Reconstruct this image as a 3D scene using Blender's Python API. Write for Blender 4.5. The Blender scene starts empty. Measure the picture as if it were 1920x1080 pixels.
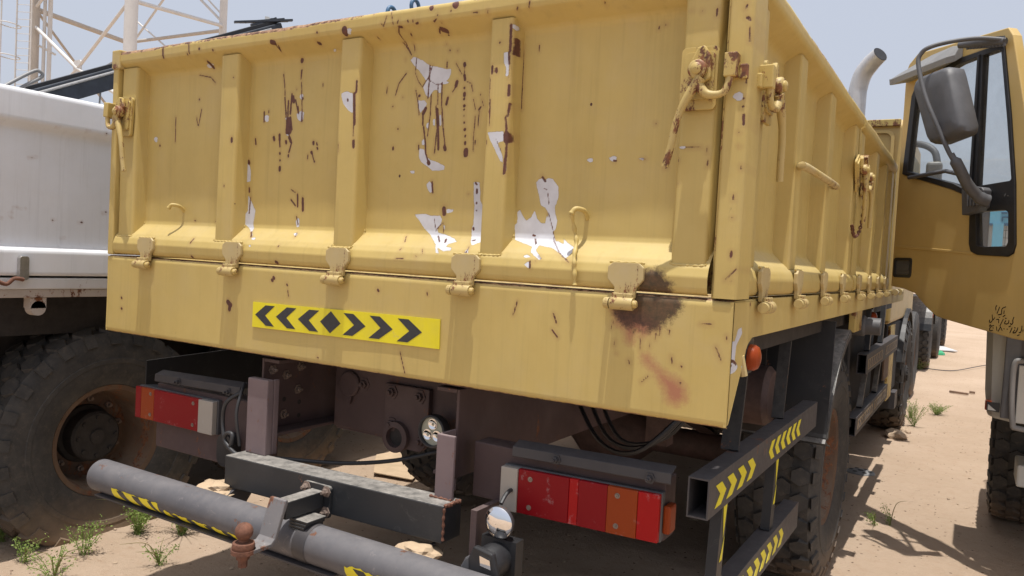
import bpy, bmesh, math, random
import numpy as np
from mathutils import Vector, Matrix, noise
from mathutils.geometry import tessellate_polygon
random.seed(7)
D = bpy.data
scene = bpy.context.scene
col = scene.collection

# ------------------------------------------------------------------ camera
cam = D.cameras.new('camera'); cam_ob = D.objects.new('camera', cam); col.objects.link(cam_ob)
cam.sensor_fit = 'HORIZONTAL'; cam.sensor_width = 36; cam.lens = 1453.0/1920*36
cam.clip_start = 0.05; cam.clip_end = 2000
yaw, pitch, roll = -0.5405, -0.0373, 0.0539
fw = Vector((math.sin(yaw)*math.cos(pitch), math.cos(yaw)*math.cos(pitch), math.sin(pitch)))
r0 = Vector((math.cos(yaw), -math.sin(yaw), 0)); u0 = r0.cross(fw)
rt = r0*math.cos(roll)+u0*math.sin(roll); up = -r0*math.sin(roll)+u0*math.cos(roll)
m = Matrix.Identity(4)
for i in range(3):
    m[i][0] = rt[i]; m[i][1] = up[i]; m[i][2] = -fw[i]
m[0][3], m[1][3], m[2][3] = 1.7389, -1.8259, 0.07
cam_ob.matrix_world = m
scene.camera = cam_ob

# ------------------------------------------------------------------ light
SUN_TO = Vector((0.05, -0.118, 1)).normalized()      # towards the sun, nearly overhead
elev = math.asin(SUN_TO.z); az = math.atan2(SUN_TO.x, SUN_TO.y)
world = D.worlds.new('World'); scene.world = world; world.use_nodes = True
wn = world.node_tree; bg = wn.nodes['Background']
sky = wn.nodes.new('ShaderNodeTexSky'); sky.sky_type = 'NISHITA'; sky.sun_disc = False
sky.sun_elevation = elev; sky.sun_rotation = az
sky.altitude = 0; sky.air_density = 1.0; sky.dust_density = 7.0; sky.ozone_density = 2.5
hz = wn.nodes.new('ShaderNodeMix'); hz.data_type = 'RGBA'; hz.inputs[0].default_value = 0.66
hz.inputs[7].default_value = (4.85, 5.1, 5.75, 1)      # dusty air veils the blue evenly
wn.links.new(sky.outputs[0], hz.inputs[6]); wn.links.new(hz.outputs[2], bg.inputs[0]); bg.inputs[1].default_value = 0.13
sun = D.lights.new('sun', 'SUN'); sun.energy = 4.2; sun.angle = math.radians(0.53); sun.color = (1.0, 0.965, 0.91)
sun_ob = D.objects.new('sun', sun); col.objects.link(sun_ob)
sun_ob.rotation_euler = (-SUN_TO).to_track_quat('-Z', 'Y').to_euler()
scene.view_settings.view_transform = 'Standard'; scene.view_settings.look = 'None'
scene.view_settings.exposure = 0.20; scene.view_settings.gamma = 1; scene.view_settings.use_curve_mapping = False
scene.cycles.max_bounces = 8; scene.cycles.transparent_max_bounces = 12
G = -1.44        # ground height (zero is the top of the truck's chassis beam)

# ------------------------------------------------------------------ materials
class N:
    def __init__(s, name):
        s.m = D.materials.new(name); s.m.use_nodes = True
        s.t = s.m.node_tree; s.p = s.t.nodes['Principled BSDF']; s.tc = None
    def n(s, typ, **k):
        nd = s.t.nodes.new(typ)
        for a, b in k.items(): setattr(nd, a, b)
        return nd
    def l(s, a, b): s.t.links.new(a, b)
    def coord(s, scale=(1,1,1)):
        if s.tc is None: s.tc = s.n('ShaderNodeTexCoord')
        mp = s.n('ShaderNodeMapping'); mp.inputs['Scale'].default_value = scale
        s.l(s.tc.outputs['Object'], mp.inputs[0]); return mp.outputs[0]
    def noise(s, scale, detail=4, rough=0.6, sc=(1,1,1), dist=0):
        nd = s.n('ShaderNodeTexNoise'); nd.inputs['Scale'].default_value = scale
        nd.inputs['Detail'].default_value = detail; nd.inputs['Roughness'].default_value = rough
        nd.inputs['Distortion'].default_value = dist
        s.l(s.coord(sc), nd.inputs['Vector']); return nd.outputs[0]
    def ramp(s, v, a, b):
        nd = s.n('ShaderNodeMapRange'); nd.inputs[1].default_value = a; nd.inputs[2].default_value = b
        s.l(v, nd.inputs[0]); nd.clamp = True; return nd.outputs[0]
    def math(s, op, a, b=0.0):
        nd = s.n('ShaderNodeMath', operation=op)
        for i, v in enumerate((a, b)):
            if isinstance(v, (int, float)): nd.inputs[i].default_value = v
            else: s.l(v, nd.inputs[i])
        return nd.outputs[0]
    def mix(s, f, a, b):
        nd = s.n('ShaderNodeMix', data_type='RGBA')
        if isinstance(f, (int, float)): nd.inputs[0].default_value = f
        else: s.l(f, nd.inputs[0])
        for i, v in ((6, a), (7, b)):
            if isinstance(v, tuple): nd.inputs[i].default_value = (*v, 1)
            else: s.l(v, nd.inputs[i])
        return nd.outputs[2]
    def attr(s, name):
        nd = s.n('ShaderNodeAttribute', attribute_name=name); return nd.outputs['Fac']
    def upward(s):
        g = s.n('ShaderNodeNewGeometry'); x = s.n('ShaderNodeSeparateXYZ'); s.l(g.outputs['Normal'], x.inputs[0]); return x.outputs[2]
    def bump(s, h, strength=0.3, dist=0.002):
        b = s.n('ShaderNodeBump'); b.inputs['Strength'].default_value = strength; b.inputs['Distance'].default_value = dist
        s.l(h, b.inputs['Height']); s.l(b.outputs[0], s.p.inputs['Normal'])
    def set(s, color=None, rough=None, metal=None, spec=None):
        if color is not None:
            if isinstance(color, tuple): s.p.inputs['Base Color'].default_value = (*color, 1)
            else: s.l(color, s.p.inputs['Base Color'])
        for k, v in (('Roughness', rough), ('Metallic', metal), ('Specular IOR Level', spec)):
            if v is None: continue
            if isinstance(v, (int, float)): s.p.inputs[k].default_value = v
            else: s.l(v, s.p.inputs[k])
        return s.m

RUST = (0.080, 0.032, 0.022); RUST2 = (0.25, 0.10, 0.04)
def paint(name, c1, c2, rough=0.5, specks=0.0, rustiness=0.0, dust=0.3, marks=False, streak=0.25, dustcol=(0.50, 0.42, 0.32), scratch=0.0, bumpy=0.12):
    s = N(name)
    c = s.mix(s.ramp(s.noise(3.0, 5), 0.35, 0.65), c1, c2)
    if streak:
        st = s.ramp(s.noise(9, 6, 0.7, (1, 1, 0.07)), 0.45, 0.72)
        c = s.mix(s.math('MULTIPLY', st, streak), c, tuple(v*0.72 for v in c1))
        st2 = s.ramp(s.noise(5, 8, 0.75), 0.5, 0.8)
        c = s.mix(s.math('MULTIPLY', st2, streak*0.8), c, dustcol)
    fine = s.noise(55, 5, 0.7)
    if scratch:
        sc = s.ramp(s.noise(14, 6, 0.8, (1, 1, 1), 1.5), 0.60, 0.66)
        c = s.mix(s.math('MULTIPLY', sc, scratch), c, dustcol)
    if dust:
        u = s.ramp(s.upward(), 0.3, 0.95); u = s.math('MULTIPLY', u, s.ramp(s.noise(30, 6, 0.75), 0.2, 0.75))
        c = s.mix(s.math('MULTIPLY', u, dust), c, dustcol)
    if marks:      # rain streaks, faded patches, rubbed scuffs
        rs_ = s.ramp(s.noise(30, 4, 0.7, (1, 1, 0.035)), 0.54, 0.70)
        c = s.mix(s.math('MULTIPLY', rs_, 0.20), c, tuple(v*0.55 for v in c2))
        fd = s.ramp(s.noise(1.6, 7, 0.72), 0.42, 0.66)
        c = s.mix(s.math('MULTIPLY', fd, 0.30), c, (0.58, 0.47, 0.19) if c1[2] < 0.3 else (0.64, 0.62, 0.59))
        c0 = c; sf = s.ramp(s.noise(34, 7, 0.85, (1, 1, 0.25), 2.0), 0.64, 0.68)
        c = s.mix(s.math('MULTIPLY', sf, 0.35), c, tuple(v*0.5 for v in c1))
    h = s.math('MULTIPLY', fine, 0.05 if marks else 0.15)
    if marks:
        wob = s.math('MULTIPLY', s.math('SUBTRACT', s.noise(95, 6, 0.8), 0.5), 0.19)
        stn = s.ramp(s.math('ADD', s.attr('m2'), s.math('MULTIPLY', wob, 2.0)), 0.34, 0.60)
        c = s.mix(s.math('MULTIPLY', stn, 0.85), c, (0.36, 0.13, 0.085))
        bn = s.ramp(s.math('ADD', s.attr('m3'), s.math('MULTIPLY', s.math('SUBTRACT', s.noise(28, 6, 0.8), 0.5), 0.75)), 0.31, 0.47)
        bc = s.mix(s.ramp(s.noise(60, 5, 0.8), 0.35, 0.7), (0.022, 0.015, 0.013), (0.12, 0.055, 0.032))
        c = s.mix(s.math('MULTIPLY', bn, 0.92), c, bc)
        bleed = s.ramp(s.math('ADD', s.attr('m1'), s.math('MULTIPLY', s.math('SUBTRACT', s.noise(40, 6, 0.8, (1, 1, 0.4)), 0.5), 0.5)), 0.22, 0.62)
        c = s.mix(s.math('MULTIPLY', bleed, 0.38), c, (0.30, 0.15, 0.07))
        pr = s.ramp(s.math('ADD', s.attr('m0'), wob), 0.485, 0.515)
        rim = s.ramp(s.math('ADD', s.attr('m0'), wob), 0.455, 0.49)
        c = s.mix(s.math('MULTIPLY', rim, 0.55), c, tuple(v*0.45 for v in c1))
        pc = s.mix(s.ramp(s.noise(20, 5), 0.35, 0.7), (0.60, 0.61, 0.65), (0.50, 0.50, 0.53))
        c = s.mix(pr, c, pc)
        rs = s.ramp(s.math('ADD', s.attr('m1'), s.math('MULTIPLY', wob, 0.75)), 0.475, 0.515)
        c = s.mix(rs, c, s.mix(s.ramp(fine, 0.35, 0.7), RUST, (0.14, 0.052, 0.034)))
        ed = s.ramp(s.math('MULTIPLY', s.attr('edge'), s.math('ADD', s.noise(26, 7, 0.78, (1, 1, 1), 0.6), 0.30)), 0.60, 0.63)
        c = s.mix(ed, c, s.mix(s.ramp(fine, 0.4, 0.6), RUST, (0.45, 0.28, 0.16)))
        h = s.math('SUBTRACT', h, s.math('MAXIMUM', s.math('MULTIPLY', pr, 0.25), s.math('MULTIPLY', rs, 0.35)))
    if specks:
        v = s.n('ShaderNodeTexVoronoi'); v.inputs['Scale'].default_value = 17; s.l(s.coord((1, 1, 0.8)), v.inputs['Vector'])
        big = s.n('ShaderNodeSeparateColor'); s.l(v.outputs['Color'], big.inputs[0])
        thr = s.math('MULTIPLY', s.ramp(big.outputs[0], 1-specks, 1.0), 0.075)
        sp = s.math('LESS_THAN', s.math('ADD', v.outputs['Distance'], s.math('MULTIPLY', s.math('SUBTRACT', fine, 0.5), 0.06)), thr)
        c = s.mix(sp, c, RUST)
    if rustiness:
        rm = s.ramp(s.noise(13, 8, 0.8, (1, 1, 0.6)), 0.645-rustiness*0.2, 0.675-rustiness*0.2)
        c = s.mix(rm, c, s.mix(s.ramp(fine, 0.35, 0.65), RUST, RUST2))
        h = s.math('SUBTRACT', h, s.math('MULTIPLY', rm, 0.4))
    s.bump(h, 0.45 if marks else bumpy, 0.004 if marks else 0.003)
    rr = s.ramp(s.noise(40, 4), 0.2, 0.8); r_ = s.n('ShaderNodeMapRange'); s.l(rr, r_.inputs[0]); r_.inputs[3].default_value = rough-0.07; r_.inputs[4].default_value = rough+0.12
    return s.set(c, r_.outputs[0], 0, 0.4)

def plain(name, c, rough=0.5, metal=0, spec=0.5, var=0.12, scale=20, bump=0.0):
    s = N(name)
    cc = s.mix(s.ramp(s.noise(scale, 6, 0.7), 0.3, 0.7), tuple(v*(1-var) for v in c), tuple(min(1, v*(1+var)) for v in c))
    if bump: s.bump(s.noise(scale*3, 5, 0.7), bump, 0.004)
    return s.set(cc, rough, metal, spec)

TAN1 = (0.54, 0.405, 0.135); TAN2 = (0.475, 0.350, 0.112)
M = {}
M['tan'] = paint('tan_paint', TAN1, TAN2, 0.52, specks=0.10, marks=True, dust=0.35)
M['tan_worn'] = paint('worn_tan_paint', TAN1, TAN2, 0.5, specks=0.3, rustiness=0.55, dust=0.2)
M['tan_cast'] = paint('tan_paint_on_cast_steel', (0.50, 0.41, 0.235), TAN2, 0.5, specks=0.3, rustiness=0.42, dust=0.2)
M['tan_latch'] = paint('rust_worn_tan_paint', (0.50, 0.40, 0.19), TAN2, 0.5, specks=0.3, rustiness=0.62, dust=0.15)
M['tan_clean'] = paint('tan_paint_on_the_cab', (0.57, 0.405, 0.150), (0.51, 0.36, 0.13), 0.38, dust=0.25, streak=0.2)
M['purple'] = paint('purple_brown_primer', (0.095, 0.062, 0.060), (0.072, 0.047, 0.046), 0.6, specks=0.25, rustiness=0.15, dust=0.35, dustcol=(0.30, 0.24, 0.22))
M['purple_light'] = paint('faded_mauve_primer', (0.19, 0.142, 0.146), (0.145, 0.108, 0.112), 0.65, specks=0.3, rustiness=0.35, dust=0.5, dustcol=(0.4, 0.32, 0.28))
M['black'] = paint('black_frame_paint', (0.019, 0.021, 0.024), (0.024, 0.026, 0.030), 0.42, dust=0.95, dustcol=(0.44, 0.41, 0.37), scratch=0.06, streak=0.07, rustiness=0.06, bumpy=0.3)
M['black_rail'] = paint('grey_black_rail_paint', (0.040, 0.039, 0.044), (0.060, 0.056, 0.058), 0.5, dust=0.35, streak=0.12, dustcol=(0.17, 0.15, 0.145), scratch=0.1, rustiness=0.12, bumpy=0.3)
M['grey_pipe'] = paint('grey_pipe_paint', (0.082, 0.082, 0.092), (0.120, 0.117, 0.123), 0.6, dust=0.25, dustcol=(0.30, 0.27, 0.26), scratch=0.25, rustiness=0.17, bumpy=0.6)
M['hitch'] = paint('worn_grey_hitch_paint', (0.12, 0.12, 0.13), (0.16, 0.15, 0.15), 0.6, dust=0.3, dustcol=(0.4, 0.36, 0.34), scratch=0.7, rustiness=0.5, bumpy=0.6)
M['dark'] = plain('dark_underbody_grime', (0.030, 0.026, 0.024), 0.8, var=0.35)
M['brown'] = plain('brown_chassis_paint', (0.085, 0.052, 0.045), 0.7, var=0.3)
M['white'] = paint('white_body_paint', (0.66, 0.66, 0.665), (0.60, 0.60, 0.60), 0.45, specks=0.12, rustiness=0.02, dust=0.2, streak=0.22, dustcol=(0.45, 0.37, 0.28))
M['white_rust'] = paint('rusty_white_paint', (0.5, 0.46, 0.42), (0.42, 0.36, 0.31), 0.6, specks=0.3, rustiness=0.45, dust=0.3)
M['tower'] = plain('tower_white_paint', (0.60, 0.595, 0.58), 0.6, var=0.08, scale=2)
M['tower_tan'] = plain('tower_beige_paint', (0.46, 0.42, 0.37), 0.7, var=0.1, scale=2)
M['plastic'] = plain('grey_plastic', (0.085, 0.085, 0.09), 0.55, var=0.15, scale=12, bump=0.05)
M['plastic_light'] = plain('pale_grey_plastic', (0.22, 0.22, 0.22), 0.5, var=0.12, scale=9)
M['bumper'] = paint('grey_bumper_paint', (0.54, 0.55, 0.52), (0.48, 0.49, 0.47), 0.5, dust=0.3, scratch=0.1, streak=0.25)
M['rubber_seal'] = plain('black_rubber_seal', (0.018, 0.018, 0.02), 0.5, var=0.3)
M['rust'] = plain('rusty_iron', (0.15, 0.065, 0.04), 0.85, var=0.45, scale=45, bump=0.5)
M['rust_rim'] = paint('rusty_wheel_paint', (0.15, 0.095, 0.060), (0.09, 0.055, 0.038), 0.75, rustiness=0.5, dust=0.3, bumpy=0.4)
M['steel'] = plain('bare_steel', (0.45, 0.44, 0.42), 0.35, 0.8, var=0.2, scale=40)
M['chrome'] = plain('chrome_reflector', (0.85, 0.85, 0.86), 0.08, 1.0, var=0.03)
M['bolt'] = plain('dusty_bolt_steel', (0.26, 0.20, 0.165), 0.6, 0.4, var=0.4, scale=60)
M['cable'] = plain('black_cable_sheath', (0.03, 0.03, 0.032), 0.5, var=0.2)
M['stack'] = plain('weathered_aluminium_stack', (0.55, 0.55, 0.56), 0.42, 0.3, var=0.15, scale=10)
M['yellow'] = paint('yellow_reflective_tape', (0.78, 0.68, 0.02), (0.72, 0.62, 0.02), 0.4, specks=0.15, dust=0.1, scratch=0.45, streak=0.3, dustcol=(0.50, 0.42, 0.20), bumpy=0.05)
M['tape_black'] = plain('black_tape_print', (0.028, 0.030, 0.036), 0.45, var=0.25, scale=60)
M['pale_tape'] = plain('faded_buff_tape', (0.42, 0.32, 0.20), 0.7, var=0.4, scale=50)
M['ink'] = plain('black_marker_ink', (0.02, 0.012, 0.008), 0.7)
M['card'] = plain('cardboard', (0.46, 0.34, 0.22), 0.9, var=0.15, scale=8, bump=0.3)
M['wood'] = plain('weathered_brown_board', (0.25, 0.17, 0.12), 0.85, var=0.4, scale=10)
M['blue'] = plain('blue_painted_metal', (0.05, 0.13, 0.24), 0.5)
M['blue_wall'] = plain('pale_blue_wall', (0.16, 0.42, 0.58), 0.8, var=0.05, scale=1)
M['white_wall'] = plain('white_wall', (0.72, 0.72, 0.70), 0.8, var=0.05, scale=1)
M['green_plastic'] = plain('green_plastic_film', (0.05, 0.35, 0.16), 0.3)
M['stone'] = plain('sandy_stone', (0.40, 0.30, 0.21), 0.95, var=0.3, scale=25, bump=0.4)
def mk_rubber():
    s = N('tyre_rubber')
    c = s.mix(s.ramp(s.noise(9, 7, 0.7), 0.35, 0.7), (0.036, 0.036, 0.036), (0.075, 0.070, 0.064))
    g = s.n('ShaderNodeNewGeometry'); x = s.n('ShaderNodeSeparateXYZ'); s.l(g.outputs['Position'], x.inputs[0])
    low = s.math('ADD', x.outputs[2], s.math('MULTIPLY', s.noise(12, 6, 0.75), 0.22))
    lm = s.ramp(low, G+0.34, G+0.12)
    c = s.mix(s.math('MULTIPLY', lm, 0.8), c, (0.24, 0.165, 0.105))
    c = s.mix(s.math('MULTIPLY', s.ramp(s.noise(26, 6, 0.8), 0.52, 0.72), 0.3), c, (0.20, 0.16, 0.12))
    s.bump(s.noise(70, 5, 0.7), 0.35, 0.003)
    return s.set(c, 0.72, 0, 0.35)
M['rubber'] = mk_rubber()
def mk_lens(name, c, emis=0):
    s = N(name)
    w = s.n('ShaderNodeTexWave'); w.inputs['Scale'].default_value = 90; w.bands_direction = 'X'; s.l(s.coord(), w.inputs[0])
    cc = s.mix(s.ramp(s.noise(24, 6, 0.75), 0.60, 0.78), c, tuple(min(1, v*0.6+0.22) for v in c))
    s.bump(w.outputs[0], 0.25, 0.001)
    return s.set(cc, 0.34, 0, 0.18)
M['lens_red'] = mk_lens('red_lamp_lens', (0.21, 0.004, 0.008))
M['lens_red2'] = mk_lens('bright_red_lamp_lens', (0.34, 0.007, 0.008))
M['lens_orange'] = mk_lens('orange_lamp_lens', (0.26, 0.042, 0.008))
M['lens_clear'] = mk_lens('cloudy_clear_lens', (0.36, 0.33, 0.29))
M['lens_led'] = mk_lens('led_lamp_glass', (0.50, 0.50, 0.40))
def mk_glass():
    s = N('dusty_window_glass'); t = s.n('ShaderNodeBsdfTransparent'); t.inputs[0].default_value = (0.86, 0.88, 0.88, 1)
    g = s.n('ShaderNodeBsdfGlossy'); g.inputs['Roughness'].default_value = 0.03
    d = s.n('ShaderNodeBsdfDiffuse'); d.inputs[0].default_value = (0.6, 0.58, 0.55, 1)
    m1 = s.n('ShaderNodeMixShader'); m1.inputs[0].default_value = 0.05; s.l(t.outputs[0], m1.inputs[1]); s.l(g.outputs[0], m1.inputs[2])
    m2 = s.n('ShaderNodeMixShader'); s.l(s.math('MULTIPLY', s.ramp(s.noise(7, 6, 0.7), 0.2, 0.9), 0.14), m2.inputs[0])
    s.l(m1.outputs[0], m2.inputs[1]); s.l(d.outputs[0], m2.inputs[2])
    s.l(m2.outputs[0], s.t.nodes['Material Output'].inputs[0]); return s.m
M['glass'] = mk_glass()
def mk_leaf(name, a, b):
    s = N(name); oi = s.n('ShaderNodeNewGeometry')
    c = s.mix(oi.outputs['Random Per Island'], a, b)
    s.p.inputs['Subsurface Weight'].default_value = 0.0
    tr = s.n('ShaderNodeBsdfTranslucent'); s.l(c, tr.inputs[0]); mx = s.n('ShaderNodeMixShader'); mx.inputs[0].default_value = 0.3
    s.set(c, 0.6, 0, 0.3); s.l(s.p.outputs[0], mx.inputs[1]); s.l(tr.outputs[0], mx.inputs[2])
    s.l(mx.outputs[0], s.t.nodes['Material Output'].inputs[0]); return s.m
M['leaf'] = mk_leaf('weed_leaf', (0.15, 0.24, 0.045), (0.30, 0.38, 0.11))
M['straw'] = mk_leaf('dry_grass', (0.30, 0.25, 0.10), (0.22, 0.22, 0.08))
def mk_sand():
    s = N('sand_ground')
    c = s.mix(s.ramp(s.noise(0.8, 6, 0.6), 0.35, 0.65), (0.48, 0.365, 0.270), (0.415, 0.31, 0.222))
    c = s.mix(s.math('MULTIPLY', s.ramp(s.noise(14, 7, 0.75), 0.5, 0.75), 0.45), c, (0.36, 0.24, 0.155))
    c = s.mix(s.math('MULTIPLY', s.ramp(s.noise(5, 8, 0.8, (1, 2.5, 1)), 0.60, 0.66), 0.5), c, (0.30, 0.19, 0.12))
    v = s.n('ShaderNodeTexVoronoi'); v.inputs['Scale'].default_value = 42; s.l(s.coord(), v.inputs['Vector'])
    sepc = s.n('ShaderNodeSeparateColor'); s.l(v.outputs['Color'], sepc.inputs[0])
    chip = s.math('LESS_THAN', v.outputs['Distance'], s.math('MULTIPLY', s.ramp(sepc.outputs[0], 0.88, 1.0), 0.33))
    c = s.mix(chip, c, (0.13, 0.085, 0.06))
    h = s.math('ADD', s.noise(28, 8, 0.75), s.math('MULTIPLY', s.noise(150, 4, 0.7), 0.4))
    s.bump(h, 0.8, 0.02)
    return s.set(c, 0.95, 0, 0.1)
M['sand'] = mk_sand()

# ------------------------------------------------------------------ mesh helpers
class MB:
    def __init__(s): s.v = []; s.f = []; s.mi = []
    def add(s, v, f, mi=0):
        o = len(s.v); s.v += [tuple(p) for p in v]; s.f += [tuple(i+o for i in q) for q in f]; s.mi += [mi]*len(f)
    def box(s, x0, x1, y0, y1, z0, z1, mi=0):
        v = [(x, y, z) for x in (x0, x1) for y in (y0, y1) for z in (z0, z1)]
        s.add(v, [(0,1,3,2),(4,6,7,5),(0,4,5,1),(2,3,7,6),(0,2,6,4),(1,5,7,3)], mi); return s
    def prism(s, pts, axis, a0, a1, mi=0, holes=()):
        loops = [list(pts)]+[list(h) for h in holes]
        flat = [p for lp in loops for p in lp]
        def P(p, a): return {'x': (a, p[0], p[1]), 'y': (p[0], a, p[1]), 'z': (p[0], p[1], a)}[axis]
        tris = tessellate_polygon([[Vector((p[0], p[1], 0)) for p in lp] for lp in loops])
        n = len(flat); v = [P(p, a0) for p in flat]+[P(p, a1) for p in flat]
        f = [tuple(t) for t in tris]+[tuple(i+n for i in reversed(t)) for t in tris]
        o = 0
        for lp in loops:
            k = len(lp)
            for i in range(k):
                j = (i+1) % k; f.append((o+i, o+j, o+j+n, o+i+n))
            o += k
        s.add(v, f, mi); return s
    def beam(s, p0, p1, w, h, mi=0, upv=(0, 0, 1)):
        p0, p1 = Vector(p0), Vector(p1); d = (p1-p0).normalized(); u = Vector(upv)
        if abs(d.dot(u)) > 0.98: u = Vector((1, 0, 0))
        sx = d.cross(u).normalized()*w/2; sy = sx.cross(d).normalized()*h/2
        v = [p+a*sx+b*sy for p in (p0, p1) for a, b in ((-1,-1),(1,-1),(1,1),(-1,1))]
        s.add(v, [(0,1,2,3),(7,6,5,4),(0,4,5,1),(1,5,6,2),(2,6,7,3),(3,7,4,0)], mi); return s
    def tube(s, pts, r, n=10, mi=0, caps=True, closed=False):
        pts = [Vector(p) for p in pts]; k = len(pts)
        rs = r if isinstance(r, (list, tuple)) else [r]*k
        ref = None; v = []
        for i, p in enumerate(pts):
            a = pts[max(i-1, 0)] if not closed else pts[i-1]; b = pts[min(i+1, k-1)] if not closed else pts[(i+1) % k]
            t = (b-a).normalized()
            if ref is None:
                ref = Vector((0, 0, 1)) if abs(t.z) < 0.9 else Vector((1, 0, 0))
            x = (ref-t*ref.dot(t)).normalized(); y = t.cross(x); ref = x
            for j in range(n):
                a_ = 2*math.pi*j/n; v.append(p+(x*math.cos(a_)+y*math.sin(a_))*rs[i])
        f = []
        for i in range(k if closed else k-1):
            i2 = (i+1) % k
            for j in range(n):
                j2 = (j+1) % n; f.append((i*n+j, i*n+j2, i2*n+j2, i2*n+j))
        if caps and not closed: f += [tuple(range(n))[::-1], tuple((k-1)*n+j for j in range(n))]
        s.add(v, f, mi); return s
    def lathe(s, prof, c, axis='x', n=32, mi=0, caps=False):
        # prof: (radius, offset along the axis)
        v = []; f = []; c = Vector(c)
        for r, h in prof:
            for j in range(n):
                a = 2*math.pi*j/n; q = (r*math.cos(a), r*math.sin(a))
                v.append(c+Vector({'x': (h, q[0], q[1]), 'y': (q[0], h, q[1]), 'z': (q[0], q[1], h)}[axis]))
        for i in range(len(prof)-1):
            for j in range(n):
                j2 = (j+1) % n; f.append((i*n+j, i*n+j2, (i+1)*n+j2, (i+1)*n+j))
        if caps: f += [tuple(range(n)), tuple((len(prof)-1)*n+j for j in range(n))]
        s.add(v, f, mi); return s
    def build(s, name, mats, parent=None, bevel=0, smooth=None, label=None, mat4=None, loc=None, seg=2):
        me = D.meshes.new(name); me.from_pydata(s.v, [], s.f)
        if not isinstance(mats, (list, tuple)): mats = [mats]
        for q in mats: me.materials.append(M[q] if isinstance(q, str) else q)
        me.polygons.foreach_set('material_index', s.mi)
        b = bmesh.new(); b.from_mesh(me); bmesh.ops.recalc_face_normals(b, faces=b.faces); b.to_mesh(me); b.free()
        if smooth:
            me.polygons.foreach_set('use_smooth', [True]*len(me.polygons)); me.set_sharp_from_angle(angle=math.radians(smooth))
        if mat4 is not None: me.transform(mat4)
        o = D.objects.new(name, me); col.objects.link(o)
        setp(o, parent)
        if loc: o.location = loc
        if bevel:
            md = o.modifiers.new('bevel', 'BEVEL'); md.width = bevel; md.segments = seg; md.limit_method = 'ANGLE'; md.angle_limit = math.radians(35)
            md.harden_normals = False
        if label: o['label'] = label
        return o
PINV = {}
def setp(o, parent):
    # children are modelled in world metres; the parent's inverse keeps them in place
    if parent is None: return
    o.parent = parent
    if parent.name in PINV: o.matrix_parent_inverse = PINV[parent.name]
def thing(name, label, cat, loc=(0, 0, 0), group=None):
    o = D.objects.new(name, None); col.objects.link(o); o.location = loc; o['label'] = label; o['category'] = cat
    o.empty_display_size = 0.1
    PINV[o.name] = Matrix.Translation(Vector(loc)).inverted()
    if group: o['group'] = group
    return o
def tag(o, label, cat, group=None):
    o['label'] = label; o['category'] = cat
    if group: o['group'] = group
    return o
def part(name, parent):
    o = D.objects.new(name, None); col.objects.link(o); setp(o, parent); return o
def kind(o, k): o['kind'] = k; return o
def arc(cx, cy, r, a0, a1, n):
    return [(cx+r*math.cos(math.radians(a0+(a1-a0)*i/n)), cy+r*math.sin(math.radians(a0+(a1-a0)*i/n))) for i in range(n+1)]
def rrect(x0, x1, y0, y1, r, n=4):
    return arc(x1-r, y1-r, r, 0, 90, n)+arc(x0+r, y1-r, r, 90, 180, n)+arc(x0+r, y0+r, r, 180, 270, n)+arc(x1-r, y0+r, r, 270, 360, n)
def copy_tree(o, parent=None):
    c = o.copy(); col.objects.link(c); setp(c, parent)
    for ch in list(o.children): copy_tree(ch, c)
    return c
def smooth_path(pts, n=6):
    P = [Vector(p) for p in pts]; out = []
    for i in range(len(P)-1):
        a = P[max(i-1, 0)]; b = P[i]; c = P[i+1]; d = P[min(i+2, len(P)-1)]
        for k in range(n):
            t = k/n; out.append(0.5*((2*b)+(c-a)*t+(2*a-5*b+4*c-d)*t*t+(3*b-a-3*c+d)*t**3))
    out.append(P[-1]); return out

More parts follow.
